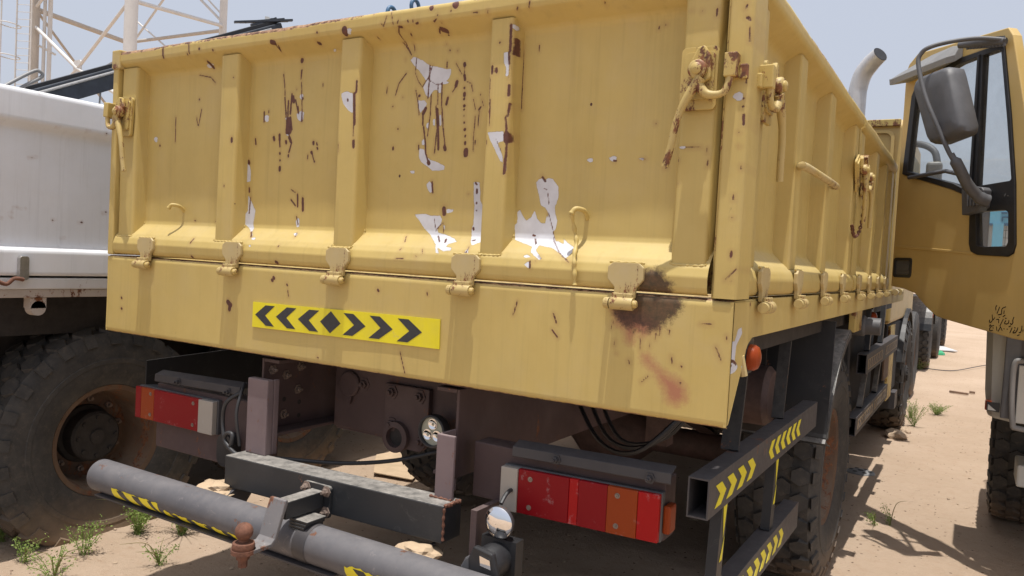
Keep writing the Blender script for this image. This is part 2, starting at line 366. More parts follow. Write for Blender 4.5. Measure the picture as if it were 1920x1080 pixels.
# marks traced on the paint: (kind, half width, points in metres); kind 0 primer, 1 rust and a few dark holes, 2 stain, 3 burn
MARKS={
 'panel':[
  (0,0,[(0.198,0.664),(0.212,0.673),(0.245,0.660),(0.278,0.640),(0.303,0.636),(0.337,0.626),(0.356,0.625),(0.356,0.611),(0.350,0.597),(0.341,0.590),(0.353,0.585),(0.340,0.581),(0.323,0.583),(0.322,0.555),(0.315,0.557),(0.307,0.567),(0.293,0.564),(0.286,0.555),(0.276,0.544),(0.264,0.556),(0.254,0.576),(0.262,0.591),(0.264,0.597),(0.240,0.624),(0.219,0.643),(0.209,0.652)]),
  (0,0,[(0.250,0.394),(0.267,0.389),(0.276,0.369),(0.291,0.357),(0.321,0.349),(0.348,0.337),(0.346,0.326),(0.322,0.324),(0.303,0.324),(0.282,0.338),(0.257,0.352),(0.248,0.370)]),
  (0,0,[(0.256,0.413),(0.265,0.422),(0.270,0.401),(0.259,0.403)]),
  (0,0,[(0.233,0.539),(0.263,0.537),(0.271,0.527),(0.264,0.514),(0.252,0.506),(0.248,0.495),(0.240,0.515)]),
  (0,0,[(0.272,0.467),(0.282,0.470),(0.278,0.451),(0.273,0.455)]),
  (0,0,[(0.296,0.477),(0.304,0.481),(0.305,0.458),(0.297,0.462)]),
  (0,0,[(0.319,0.492),(0.326,0.491),(0.329,0.457),(0.322,0.459)]),
  (0,0,[(0.216,0.324),(0.234,0.325),(0.235,0.316),(0.222,0.316)]),
  (1,0.0023,[(0.175,0.717),(0.186,0.701),(0.202,0.680)]),
  (1,0.0017,[(0.223,0.668),(0.220,0.625),(0.234,0.597),(0.250,0.579)]),
  (1,0.0012,[(0.250,0.579),(0.273,0.606),(0.286,0.640)]),
  (1,0.0027,[(0.276,0.642),(0.276,0.594),(0.274,0.544)]),
  (1,0.0011,[(0.276,0.598),(0.301,0.583),(0.325,0.583)]),
  (1,0.002,[(0.185,0.625),(0.157,0.595),(0.146,0.560)]),
  (1,0.0022,[(0.226,0.570),(0.235,0.539),(0.242,0.495)]),
  (1,0.0049,[(0.241,0.553),(0.241,0.553)]),
  (1,0.0064,[(0.267,0.513),(0.258,0.498)]),
  (1,0.0032,[(0.257,0.495),(0.258,0.464)]),
  (1,0.0032,[(0.261,0.459),(0.270,0.416),(0.274,0.377),(0.288,0.346)]),
  (1,0.0073,[(0.286,0.350),(0.288,0.346)]),
  (1,0.0022,[(0.286,0.555),(0.285,0.493),(0.278,0.430)]),
  (1,0.0022,[(0.311,0.584),(0.312,0.523)]),
  (1,0.0026,[(0.325,0.587),(0.327,0.522),(0.334,0.460),(0.345,0.399)]),
  (1,0.0066,[(0.344,0.394),(0.346,0.387)]),
  (1,0.0024,[(0.305,0.519),(0.314,0.461),(0.310,0.423),(0.307,0.377)]),
  (1,0.0062,[(0.310,0.507),(0.316,0.457)]),
  (1,0.0043,[(0.316,0.461),(0.321,0.388)]),
  (1,0.006,[(0.404,0.636),(0.405,0.631)]),
  (1,0.0021,[(0.404,0.626),(0.405,0.608)]),
  (1,0.0051,[(0.406,0.602),(0.409,0.589)]),
  (1,0.0011,[(0.373,0.640),(0.396,0.606)]),
  (1,0.0011,[(0.414,0.584),(0.432,0.576),(0.438,0.553)]),
  (1,0.0061,[(0.380,0.585),(0.377,0.573)]),
  (1,0.0011,[(0.377,0.570),(0.365,0.556)]),
  (1,0.0047,[(0.349,0.540),(0.344,0.521)]),
  (1,0.0041,[(0.408,0.566),(0.408,0.565)]),
  (1,0.0055,[(0.409,0.549),(0.409,0.543)]),
  (1,0.0046,[(0.408,0.533),(0.408,0.532)]),
  (1,0.0051,[(0.410,0.513),(0.411,0.513)]),
  (1,0.0041,[(0.410,0.502),(0.410,0.502)]),
  (1,0.0018,[(0.410,0.485),(0.410,0.483)]),
  (1,0.0041,[(0.412,0.464),(0.412,0.464)]),
  (1,0.0055,[(0.415,0.444),(0.415,0.443)]),
  (1,0.0041,[(0.417,0.425),(0.417,0.424)]),
  (1,0.0046,[(0.418,0.406),(0.418,0.401)]),
  (1,0.0092,[(0.422,0.382),(0.422,0.370)]),
  (1,0.0016,[(0.442,0.530),(0.450,0.500)]),
  (1,0.0016,[(0.451,0.481),(0.447,0.422),(0.448,0.379)]),
  (1,0.0011,[(0.464,0.495),(0.461,0.451)]),
  (1,0.0031,[(0.468,0.506),(0.462,0.499)]),
  (1,0.0016,[(0.466,0.544),(0.466,0.540)]),
  (1,0.0011,[(0.471,0.528),(0.478,0.510)]),
  (1,0.0024,[(0.340,0.647),(0.340,0.628)]),
  (1,0.0033,[(0.348,0.681),(0.349,0.680)]),
  (1,0.0019,[(0.376,0.677),(0.376,0.676)]),
  (1,0.003,[(0.246,0.402),(0.247,0.390)]),
  (1,0.0017,[(0.604,0.666),(0.605,0.607),(0.606,0.553)]),
  (1,0.0011,[(0.606,0.553),(0.607,0.492)]),
  (1,0.0025,[(0.606,0.552),(0.607,0.551)]),
  (1,0.0018,[(0.454,0.410),(0.455,0.399)]),
  (1,0.0018,[(0.180,0.668),(0.180,0.667)]),
  (1,0.0025,[(0.176,0.552),(0.176,0.552)]),
  (1,0.0023,[(0.161,0.455),(0.162,0.454)]),
  (1,0.0024,[(-0.266,0.672),(-0.269,0.642)]),
  (1,0.0058,[(-0.264,0.705),(-0.266,0.702)]),
  (1,0.0027,[(-0.254,0.576),(-0.252,0.572)]),
  (1,0.0024,[(-0.255,0.533),(-0.255,0.496)]),
  (1,0.0043,[(-0.276,0.547),(-0.271,0.525)]),
  (1,0.0059,[(-0.200,0.391),(-0.200,0.389)]),
  (1,0.0027,[(-0.191,0.426),(-0.192,0.418)]),
  (1,0.0032,[(-0.178,0.421),(-0.177,0.419)]),
  (1,0.0038,[(-0.175,0.405),(-0.173,0.401)]),
  (1,0.0021,[(-0.216,0.380),(-0.217,0.370)]),
  (1,0.0018,[(-0.195,0.384),(-0.191,0.369)]),
  (1,0.0035,[(-0.186,0.361),(-0.185,0.358)]),
  (1,0.002,[(0.176,0.552),(0.176,0.552)]),
  (1,0.0026,[(0.162,0.456),(0.163,0.455)]),
  (1,0.0041,[(0.146,0.398),(0.146,0.392)]),
  (1,0.0011,[(0.112,0.590),(0.110,0.568)]),
  (1,0.0023,[(0.138,0.527),(0.136,0.525)]),
  (1,0.0015,[(-0.166,0.617),(-0.165,0.609)]),
  (0,0,[(-0.255,0.580),(-0.254,0.573),(-0.258,0.570),(-0.263,0.571),(-0.268,0.577),(-0.270,0.584),(-0.264,0.589),(-0.260,0.590),(-0.253,0.586)]),
  (0,0,[(-0.248,0.511),(-0.247,0.501),(-0.256,0.497),(-0.265,0.499),(-0.275,0.507),(-0.279,0.517),(-0.267,0.525),(-0.258,0.526),(-0.245,0.520)]),
  (0,0,[(-0.104,0.719),(-0.107,0.717),(-0.111,0.716),(-0.114,0.717),(-0.115,0.718),(-0.113,0.721),(-0.106,0.722),(-0.103,0.722),(-0.100,0.721)]),
  (1,0.0024,[(-0.355,0.663),(-0.346,0.625),(-0.341,0.588)]),
  (1,0.0034,[(-0.341,0.581),(-0.329,0.513)]),
  (1,0.0038,[(-0.323,0.570),(-0.321,0.499)]),
  (1,0.0043,[(-0.308,0.592),(-0.310,0.525)]),
  (1,0.0067,[(-0.302,0.582),(-0.296,0.565)]),
  (1,0.0033,[(-0.289,0.571),(-0.273,0.529)]),
  (1,0.0134,[(-0.318,0.502),(-0.312,0.465)]),
  (1,0.0077,[(-0.321,0.499),(-0.324,0.462)]),
  (1,0.0052,[(-0.309,0.512),(-0.300,0.471)]),
  (1,0.0067,[(-0.311,0.445),(-0.303,0.431)]),
  (1,0.0038,[(-0.298,0.427),(-0.310,0.394)]),
  (1,0.0043,[(-0.313,0.384),(-0.312,0.379)]),
  (1,0.0058,[(-0.327,0.432),(-0.325,0.426)]),
  (1,0.0064,[(-0.389,0.447),(-0.386,0.439)]),
  (1,0.0058,[(-0.360,0.455),(-0.359,0.438)]),
  (1,0.0039,[(-0.359,0.433),(-0.356,0.414)]),
  (1,0.0049,[(-0.356,0.392),(-0.355,0.390)]),
  (1,0.0039,[(-0.354,0.368),(-0.353,0.366)]),
  (1,0.0068,[(-0.353,0.343),(-0.353,0.334)]),
  (1,0.004,[(-0.442,0.537),(-0.441,0.504)]),
  (1,0.003,[(-0.419,0.541),(-0.419,0.534)]),
  (1,0.0055,[(-0.193,0.424),(-0.192,0.419)]),
  (1,0.0036,[(-0.178,0.419),(-0.175,0.414)]),
  (1,0.0041,[(-0.199,0.391),(-0.197,0.387)]),
  (1,0.0027,[(-0.197,0.385),(-0.186,0.358)]),
  (1,0.0023,[(-0.217,0.382),(-0.218,0.369)]),
  (1,0.0024,[(-0.292,0.266),(-0.271,0.256)]),
  (1,0.0042,[(-0.261,0.250),(-0.259,0.209)]),
  (1,0.0033,[(-0.292,0.232),(-0.270,0.212)]),
  (1,0.0056,[(-0.236,0.236),(-0.234,0.196)]),
  (1,0.0028,[(-0.263,0.175),(-0.254,0.148)]),
  (1,0.0023,[(-0.244,0.118),(-0.237,0.106)]),
  (1,0.0024,[(-0.282,0.072),(-0.284,0.068)]),
  (1,0.0023,[(-0.270,0.670),(-0.269,0.640)]),
  (1,0.0063,[(-0.267,0.705),(-0.268,0.699)]),
  (1,0.0023,[(-0.266,0.629),(-0.250,0.496)]),
  (1,0.0013,[(-0.338,0.745),(-0.338,0.731)]),
  (1,0.0044,[(-0.354,0.753),(-0.342,0.751)]),
  (1,0.0019,[(-0.287,0.608),(-0.287,0.604)]),
  (0,0,[(-0.418,0.514),(-0.417,0.506),(-0.424,0.502),(-0.432,0.504),(-0.440,0.511),(-0.443,0.520),(-0.433,0.526),(-0.426,0.527),(-0.416,0.522)]),
  (0,0,[(-0.254,0.580),(-0.254,0.573),(-0.258,0.570),(-0.263,0.572),(-0.269,0.577),(-0.271,0.584),(-0.264,0.589),(-0.260,0.590),(-0.253,0.586)]),
  (0,0,[(-0.246,0.514),(-0.245,0.503),(-0.254,0.497),(-0.264,0.500),(-0.274,0.510),(-0.279,0.522),(-0.266,0.530),(-0.257,0.532),(-0.243,0.525)]),
  (0,0,[(-0.314,0.509),(-0.313,0.504),(-0.319,0.502),(-0.325,0.503),(-0.332,0.507),(-0.334,0.512),(-0.326,0.515),(-0.320,0.516),(-0.312,0.513)]),
  (0,0,[(-0.249,0.154),(-0.248,0.143),(-0.252,0.138),(-0.258,0.140),(-0.263,0.148),(-0.266,0.159),(-0.259,0.168),(-0.255,0.170),(-0.248,0.164)]),
  (0,0,[(-0.238,0.114),(-0.235,0.111),(-0.237,0.109),(-0.243,0.109),(-0.250,0.112),(-0.256,0.116),(-0.253,0.119),(-0.249,0.119),(-0.240,0.118)]),
  (0,0,[(-0.312,0.456),(-0.312,0.452),(-0.316,0.450),(-0.321,0.451),(-0.327,0.455),(-0.329,0.459),(-0.322,0.462),(-0.317,0.462),(-0.310,0.460)]),
  (0,0,[(0.243,0.190),(0.287,0.193),(0.305,0.188),(0.343,0.188),(0.350,0.178),(0.347,0.164),(0.334,0.149),(0.338,0.138),(0.369,0.132),(0.405,0.122),(0.423,0.112),(0.400,0.105),(0.395,0.096),(0.420,0.093),(0.422,0.086),(0.396,0.082),(0.372,0.092),(0.353,0.102),(0.338,0.112),(0.285,0.148),(0.265,0.172)]),
  (0,0,[(0.457,0.289),(0.476,0.287),(0.482,0.260),(0.483,0.235),(0.494,0.218),(0.497,0.177),(0.494,0.153),(0.508,0.115),(0.482,0.103),(0.470,0.114),(0.463,0.128),(0.459,0.149),(0.463,0.163),(0.465,0.183),(0.464,0.218),(0.459,0.253)]),
  (0,0,[(0.666,0.285),(0.673,0.294),(0.684,0.299),(0.696,0.293),(0.706,0.299),(0.718,0.296),(0.737,0.276),(0.739,0.244),(0.730,0.221),(0.733,0.198),(0.740,0.182),(0.737,0.159),(0.727,0.149),(0.720,0.149),(0.710,0.188),(0.713,0.198),(0.700,0.217),(0.685,0.224),(0.677,0.253)]),
  (0,0,[(0.604,0.166),(0.613,0.173),(0.612,0.203),(0.619,0.211),(0.630,0.193),(0.642,0.180),(0.657,0.190),(0.667,0.209),(0.676,0.188),(0.688,0.175),(0.703,0.173),(0.707,0.198),(0.722,0.166),(0.740,0.127),(0.773,0.118),(0.814,0.109),(0.807,0.089),(0.798,0.079),(0.777,0.091),(0.744,0.106),(0.700,0.112),(0.697,0.098),(0.727,0.076),(0.721,0.071),(0.686,0.091),(0.680,0.107),(0.634,0.119),(0.611,0.126),(0.607,0.146)]),
  (0,0,[(0.762,0.134),(0.782,0.121),(0.812,0.109),(0.777,0.111)]),
  (0,0,[(0.668,0.080),(0.678,0.085),(0.691,0.079),(0.679,0.075)]),
  (0,0,[(0.678,0.058),(0.689,0.066),(0.697,0.058),(0.697,0.047),(0.686,0.051)]),
  (0,0,[(0.283,0.281),(0.294,0.293),(0.303,0.284),(0.311,0.266),(0.301,0.256),(0.291,0.266)]),
  (0,0,[(0.363,0.210),(0.390,0.208),(0.388,0.200),(0.366,0.196)]),
  (0,0,[(0.217,0.325),(0.233,0.325),(0.231,0.316),(0.222,0.317)]),
  (0,0,[(0.356,0.098),(0.367,0.095),(0.385,0.074),(0.373,0.077)]),
  (0,0,[(0.355,0.162),(0.363,0.159),(0.363,0.146),(0.358,0.148)]),
  (0,0,[(0.472,0.082),(0.477,0.096),(0.486,0.079),(0.478,0.075)]),
  (1,0.0079,[(0.355,0.210),(0.357,0.194)]),
  (1,0.0036,[(0.304,0.290),(0.309,0.258)]),
  (1,0.0016,[(0.321,0.179),(0.324,0.163),(0.330,0.142)]),
  (1,0.0017,[(0.355,0.167),(0.359,0.137)]),
  (1,0.0011,[(0.349,0.164),(0.334,0.149)]),
  (1,0.0024,[(0.343,0.127),(0.362,0.110)]),
  (1,0.0037,[(0.379,0.117),(0.383,0.110)]),
  (1,0.0033,[(0.463,0.286),(0.468,0.281)]),
  (1,0.0041,[(0.469,0.267),(0.470,0.257)]),
  (1,0.0037,[(0.471,0.228),(0.471,0.226)]),
  (1,0.0029,[(0.472,0.207),(0.473,0.205)]),
  (1,0.0042,[(0.465,0.154),(0.466,0.150)]),
  (1,0.002,[(0.472,0.117),(0.483,0.119)]),
  (1,0.0014,[(0.480,0.075),(0.476,0.099)]),
  (1,0.0041,[(0.686,0.301),(0.695,0.290)]),
  (1,0.0017,[(0.693,0.269),(0.701,0.267)]),
  (1,0.0011,[(0.705,0.257),(0.711,0.227)]),
  (1,0.0015,[(0.711,0.203),(0.726,0.162),(0.736,0.127),(0.772,0.094),(0.812,0.069)]),
  (1,0.0034,[(0.667,0.140),(0.673,0.138)]),
  (1,0.0024,[(0.676,0.130),(0.687,0.115)]),
  (1,0.0033,[(0.694,0.066),(0.698,0.049)]),
  (1,0.0011,[(0.715,0.082),(0.726,0.074)]),
  (1,0.0026,[(0.520,0.305),(0.518,0.302)]),
  (1,0.0027,[(0.499,0.290),(0.497,0.287)]),
  (1,0.0014,[(0.495,0.270),(0.495,0.267)]),
  (1,0.0021,[(0.440,0.254),(0.441,0.253)]),
  (1,0.002,[(0.224,0.122),(0.234,0.105)]),
  (1,0.002,[(0.237,0.084),(0.235,0.078)]),
  (1,0.0011,[(0.711,0.067),(0.712,0.067)]),
  (1,0.0013,[(0.318,0.084),(0.325,0.073)]),
  (1,0.0014,[(0.228,0.052),(0.259,0.054)]),
  (1,0.0011,[(0.303,0.064),(0.306,0.062)]),
  (1,0.0012,[(0.472,0.082),(0.484,0.079)]),
  (0,0,[(0.836,0.345),(0.837,0.342),(0.832,0.340),(0.826,0.341),(0.821,0.344),(0.818,0.348),(0.825,0.350),(0.831,0.351),(0.838,0.349)]),
  (0,0,[(0.905,0.348),(0.905,0.343),(0.899,0.341),(0.892,0.342),(0.886,0.345),(0.883,0.350),(0.892,0.354),(0.898,0.355),(0.907,0.352)]),
  (0,0,[(0.982,0.345),(0.982,0.342),(0.979,0.341),(0.975,0.342),(0.971,0.344),(0.969,0.346),(0.974,0.348),(0.978,0.348),(0.983,0.347)]),
  (1,0.003,[(0.899,0.343),(0.904,0.342)]),
  (1,0.0015,[(0.975,0.345),(0.987,0.344)]),
  (1,0.0017,[(0.654,0.666),(0.655,0.648)]),
  (1,0.0022,[(1.002,0.680),(1.001,0.675)]),
  (1,0.0014,[(1.018,0.684),(1.019,0.682)]),
  (1,0.0018,[(1.009,0.435),(1.010,0.434)]),
  (1,0.0011,[(1.041,0.320),(1.047,0.323)]),
  (1,0.0048,[(-0.936,0.799),(-0.934,0.755)]),
  (1,0.0031,[(-0.785,0.800),(-0.781,0.756)]),
  (1,0.0085,[(-0.350,0.756),(-0.338,0.753)]),
  (1,0.0052,[(-0.725,0.768),(-0.723,0.767)]),
  (1,0.0046,[(-0.651,0.756),(-0.651,0.756)]),
  (1,0.0023,[(-0.328,0.745),(-0.338,0.733)]),
  (1,0.0073,[(-0.268,0.704),(-0.269,0.700)]),
  (1,0.0036,[(-0.138,0.766),(-0.136,0.764)]),
  (1,0.0044,[(-0.154,0.739),(-0.145,0.737)]),
  (1,0.0024,[(-0.935,0.543),(-0.929,0.448)]),
  (1,0.0023,[(-0.805,0.694),(-0.740,0.681),(-0.712,0.659)]),
  (1,0.008,[(-0.721,0.726),(-0.719,0.716)]),
  (1,0.0023,[(-0.786,0.566),(-0.798,0.505)]),
  (1,0.0023,[(-0.812,0.537),(-0.803,0.507)]),
  (1,0.0042,[(-1.024,0.439),(-1.022,0.436)]),
  (1,0.0039,[(-0.802,0.604),(-0.801,0.603)]),
  (1,0.003,[(-0.741,0.064),(-0.733,0.081)]),
  (1,0.0041,[(-0.484,0.446),(-0.481,0.427)]),
  (1,0.0065,[(-0.289,0.017),(-0.284,0.015)]),
  (1,0.0031,[(-0.797,0.150),(-0.795,0.149)]),
  (1,0.003,[(-0.678,0.150),(-0.675,0.150)]),
  (1,0.0045,[(-0.731,0.016),(-0.726,0.013)]),
  (1,0.0029,[(-0.794,0.757),(-0.793,0.753)]),
  (0,0,[(-1.042,0.461),(-1.041,0.454),(-1.047,0.450),(-1.054,0.452),(-1.061,0.458),(-1.065,0.466),(-1.056,0.471),(-1.049,0.472),(-1.040,0.468)]),
  (0,0,[(-0.715,0.719),(-0.722,0.715),(-0.733,0.713),(-0.744,0.715),(-0.748,0.718),(-0.745,0.723),(-0.725,0.725),(-0.714,0.725),(-0.704,0.722)]),
  (0,0,[(-0.541,0.353),(-0.518,0.372),(-0.502,0.334),(-0.500,0.296),(-0.520,0.294),(-0.538,0.325)]),
  (0,0,[(-0.508,0.248),(-0.488,0.220),(-0.468,0.192),(-0.477,0.145),(-0.462,0.116),(-0.430,0.095),(-0.499,0.133),(-0.530,0.148),(-0.527,0.172),(-0.507,0.192)]),
  (0,0,[(-0.416,0.092),(-0.413,0.090),(-0.417,0.088),(-0.423,0.088),(-0.432,0.090),(-0.438,0.093),(-0.433,0.096),(-0.428,0.097),(-0.418,0.096)]),
  (0,0,[(-0.418,0.067),(-0.417,0.064),(-0.419,0.063),(-0.422,0.063),(-0.426,0.065),(-0.429,0.068),(-0.425,0.070),(-0.422,0.070),(-0.418,0.069)]),
  (1,0.007,[(-0.515,0.367),(-0.512,0.360)]),
  (1,0.0042,[(-0.505,0.272),(-0.503,0.258)]),
  (1,0.0028,[(-0.496,0.239),(-0.500,0.182)]),
  (1,0.0027,[(-0.466,0.116),(-0.443,0.097)]),
  (1,0.0062,[(0.339,0.734),(0.354,0.729)]),
  (1,0.0028,[(0.332,0.734),(0.326,0.728)]),
  (1,0.0018,[(0.194,0.748),(0.181,0.736),(0.187,0.706),(0.203,0.679)]),
  (1,0.0023,[(0.616,0.756),(0.612,0.751)]),
  (1,0.0021,[(0.655,0.767),(0.651,0.752)]),
  (1,0.0029,[(0.235,0.762),(0.236,0.758)]),
  (1,0.0019,[(0.254,0.761),(0.253,0.754)]),
  (1,0.0027,[(0.263,0.751),(0.272,0.753)]),
  (1,0.0021,[(0.329,0.750),(0.340,0.755)]),
  (1,0.0017,[(0.352,0.746),(0.352,0.745)]),
  (1,0.0024,[(0.224,0.733),(0.221,0.730)]),
  (1,0.0022,[(0.333,0.700),(0.334,0.700)]),
  (1,0.0028,[(0.348,0.681),(0.348,0.681)]),
  (1,0.0018,[(0.377,0.677),(0.378,0.676)]),
  (1,0.0011,[(0.153,0.785),(0.143,0.758)]),
  (1,0.0011,[(0.169,0.795),(0.179,0.757)]),
  (1,0.0024,[(0.345,0.765),(0.346,0.765)]),
  (1,0.0024,[(0.393,0.772),(0.393,0.770)]),
  (1,0.008,[(0.320,0.791),(0.322,0.787)]),
  (1,0.0118,[(0.406,0.790),(0.409,0.786)]),
  (1,0.0019,[(0.094,0.735),(0.097,0.730)]),
  (1,0.0015,[(0.869,0.743),(0.868,0.740)]),
  (1,0.0018,[(1.001,0.677),(1.002,0.678)]),
  (1,0.0013,[(1.019,0.684),(1.020,0.683)]),
  (1,0.0013,[(0.212,0.710),(0.215,0.691)]),
  (1,0.0016,[(0.199,0.767),(0.194,0.758)]),
  (1,0.0031,[(0.196,0.750),(0.207,0.748)]),
  (1,0.0016,[(0.520,0.759),(0.518,0.753)]),
  (1,0.0014,[(0.471,0.758),(0.485,0.757)]),
  (1,0.0017,[(0.131,0.765),(0.140,0.755)]),
  (1,0.0125,[(-0.019,0.762),(-0.019,0.756)]),  # hole in the rail, its dark inside painted as a rust spot
  (0,0,[(0.007,0.754),(0.004,0.750),(-0.003,0.747),(-0.009,0.749),(-0.013,0.753),(-0.012,0.759),(-0.004,0.763),(0.003,0.764),(0.012,0.760)]),
  (3,0,[(1.022,0.049),(1.060,0.049),(1.086,0.028),(1.082,0.009),(1.018,0.009)]),
 ],
 'rib':[
  (1,0.0025,[(0.591,0.666),(0.586,0.639)]),
  (1,0.0019,[(0.599,0.665),(0.596,0.634)]),
  (1,0.0038,[(0.586,0.642),(0.588,0.609)]),
  (1,0.0017,[(0.588,0.607),(0.588,0.568)]),
  (1,0.0042,[(0.591,0.550),(0.591,0.522)]),
  (1,0.0027,[(0.595,0.500),(0.592,0.465)]),
  (1,0.0036,[(0.586,0.462),(0.591,0.426)]),
  (1,0.0096,[(0.591,0.414),(0.592,0.398)]),
  (1,0.0013,[(0.559,0.403),(0.578,0.366)]),
  (1,0.0029,[(0.593,0.391),(0.593,0.348)]),
  (1,0.0038,[(0.592,0.348),(0.591,0.306)]),
  (1,0.0043,[(0.533,0.606),(0.534,0.588)]),
  (1,0.0051,[(0.547,0.598),(0.548,0.589)]),
  (1,0.0032,[(0.531,0.515),(0.532,0.474)]),
  (1,0.0011,[(0.528,0.572),(0.530,0.518)]),
  (1,0.0011,[(0.533,0.472),(0.535,0.439)]),
  (1,0.0011,[(0.527,0.400),(0.527,0.389)]),
  (1,0.0022,[(0.525,0.576),(0.525,0.575)]),
  (0,0,[(0.569,0.642),(0.584,0.642),(0.588,0.614),(0.588,0.575),(0.578,0.576),(0.580,0.597),(0.571,0.615)]),
  (0,0,[(0.529,0.423),(0.583,0.423),(0.585,0.395),(0.564,0.394),(0.583,0.356),(0.587,0.334),(0.576,0.342),(0.557,0.374),(0.538,0.403)]),
  (0,0,[(0.587,0.334),(0.594,0.334),(0.595,0.313),(0.589,0.316)]),
  (0,0,[(-0.035,0.565),(-0.014,0.572),(0.016,0.564),(0.020,0.501),(0.001,0.510),(-0.022,0.532)]),
  (1,0.0043,[(0.030,0.601),(0.030,0.565)]),
  (1,0.0059,[(0.022,0.561),(0.028,0.467)]),
  (1,0.0024,[(0.025,0.461),(0.026,0.428)]),
  (1,0.0059,[(0.027,0.414),(0.028,0.395)]),
  (1,0.0017,[(-0.037,0.406),(-0.036,0.382)]),
  (1,0.0038,[(-0.005,0.547),(-0.004,0.541)]),
  (1,0.0063,[(-0.549,0.441),(-0.549,0.431)]),
  (1,0.0028,[(-0.578,0.277),(-0.578,0.272)]),
  (1,0.0028,[(-0.553,0.656),(-0.551,0.655)]),
  (0,0,[(1.107,0.364),(1.107,0.361),(1.103,0.360),(1.097,0.361),(1.092,0.363),(1.090,0.366),(1.097,0.367),(1.102,0.368),(1.109,0.366)]),
  (1,0.0011,[(1.107,0.364),(1.144,0.363)]),
  (1,0.0016,[(1.161,0.361),(1.162,0.348)]),
  (1,0.0019,[(1.165,0.332),(1.163,0.318)]),
  (1,0.0023,[(1.165,0.691),(1.165,0.674)]),
  (1,0.0017,[(1.101,0.693),(1.102,0.692)]),
  (1,0.0013,[(1.129,0.689),(1.130,0.689)]),
  (1,0.0017,[(1.093,0.277),(1.093,0.276)]),
  (1,0.0013,[(1.090,0.334),(1.091,0.330)]),
  (1,0.002,[(1.089,0.541),(1.091,0.528)]),
  (1,0.0039,[(0.554,0.671),(0.555,0.670)]),
  (1,0.0043,[(0.588,0.717),(0.589,0.646)]),
  (1,0.0027,[(0.599,0.680),(0.600,0.636)]),
  (0,0,[(0.593,0.719),(0.601,0.714),(0.599,0.702),(0.592,0.708)]),
 ],
 'post':[
  (0,0,[(1.242,0.476),(1.243,0.469),(1.236,0.466),(1.229,0.468),(1.221,0.473),(1.218,0.481),(1.228,0.486),(1.234,0.487),(1.244,0.482)]),
  (0,0,[(1.269,0.365),(1.269,0.358),(1.266,0.354),(1.263,0.356),(1.260,0.362),(1.258,0.369),(1.262,0.375),(1.265,0.376),(1.269,0.372)]),
  (0,0,[(1.284,0.310),(1.284,0.306),(1.282,0.304),(1.280,0.305),(1.278,0.308),(1.277,0.312),(1.280,0.315),(1.282,0.315),(1.285,0.313)]),
  (1,0.0028,[(1.244,0.472),(1.245,0.469)]),
  (1,0.0031,[(1.245,0.453),(1.245,0.452)]),
  (1,0.0031,[(1.247,0.434),(1.248,0.410)]),
  (1,0.0028,[(1.235,0.246),(1.236,0.236)]),
  (1,0.004,[(1.239,0.114),(1.239,0.103)]),
  (1,0.0025,[(1.239,0.687),(1.236,0.677)]),
  (1,0.0043,[(1.241,0.658),(1.247,0.653)]),
  (1,0.0012,[(1.236,0.194),(1.237,0.193)]),
  (1,0.0012,[(1.248,0.636),(1.250,0.602)]),
  (1,0.0012,[(1.240,0.361),(1.241,0.360)]),
  (1,0.0012,[(1.249,0.316),(1.249,0.307)]),
  (1,0.0015,[(1.246,0.532),(1.248,0.507)]),
  (1,0.0016,[(1.242,0.047),(1.242,0.045)]),
  (1,0.0012,[(1.238,0.393),(1.239,0.392)]),
  (1,0.0011,[(1.229,0.048),(1.252,0.074)]),
 ],
 'beam':[
  (3,0,[(0.992,0.003),(1.114,-0.005),(1.111,-0.028),(1.092,-0.054),(1.071,-0.069),(1.036,-0.074),(0.996,-0.071),(0.963,-0.057),(0.957,-0.044),(0.989,-0.033)]),
  (2,0,[(0.950,-0.045),(0.964,-0.078),(0.985,-0.089),(0.992,-0.118),(1.001,-0.121),(1.006,-0.091),(1.029,-0.100),(1.046,-0.092),(1.058,-0.070),(1.012,-0.044)]),
  (2,0,[(1.037,-0.156),(1.048,-0.154),(1.065,-0.174),(1.096,-0.195),(1.123,-0.204),(1.143,-0.222),(1.148,-0.246),(1.126,-0.260),(1.109,-0.256),(1.098,-0.228),(1.079,-0.201),(1.070,-0.186),(1.042,-0.170)]),
  (1,0.0029,[(1.135,-0.168),(1.135,-0.169)]),  # upper hole in the beam, its dark inside painted in rust colour
  (1,0.0029,[(1.135,-0.209),(1.135,-0.210)]),  # lower beam hole, shaded inside painted the same way
  (1,0.0011,[(1.053,-0.201),(1.034,-0.220)]),
  (1,0.0011,[(1.026,-0.111),(1.027,-0.140)]),
  (1,0.0011,[(0.957,-0.124),(0.956,-0.135)]),
  (1,0.0011,[(1.064,-0.092),(1.063,-0.111)]),
  (1,0.0011,[(1.076,-0.081),(1.073,-0.098)]),
  (1,0.0011,[(1.216,-0.112),(1.230,-0.142)]),
  (1,0.0011,[(0.950,-0.075),(0.944,-0.093)]),
  (1,0.0011,[(0.997,-0.169),(1.000,-0.177)]),
  (1,0.0011,[(1.100,-0.083),(1.098,-0.093)]),
  (1,0.0011,[(1.240,-0.085),(1.241,-0.091)]),
  (1,0.0011,[(1.052,-0.120),(1.051,-0.131)]),
  (1,0.0011,[(1.174,-0.061),(1.202,-0.059)]),
  (1,0.0011,[(1.108,-0.148),(1.112,-0.164)]),
  (1,0.0011,[(0.962,-0.155),(0.963,-0.156)]),
  (1,0.0098,[(-0.522,-0.135),(-0.507,-0.145)]),
  (1,0.0084,[(-0.510,-0.145),(-0.512,-0.161)]),
  (1,0.0025,[(0.662,-0.045),(0.651,-0.082)]),
  (1,0.0024,[(0.776,-0.069),(0.786,-0.093)]),
  (1,0.0024,[(0.774,-0.112),(0.792,-0.131)]),
  (1,0.002,[(0.262,-0.225),(0.286,-0.289)]),
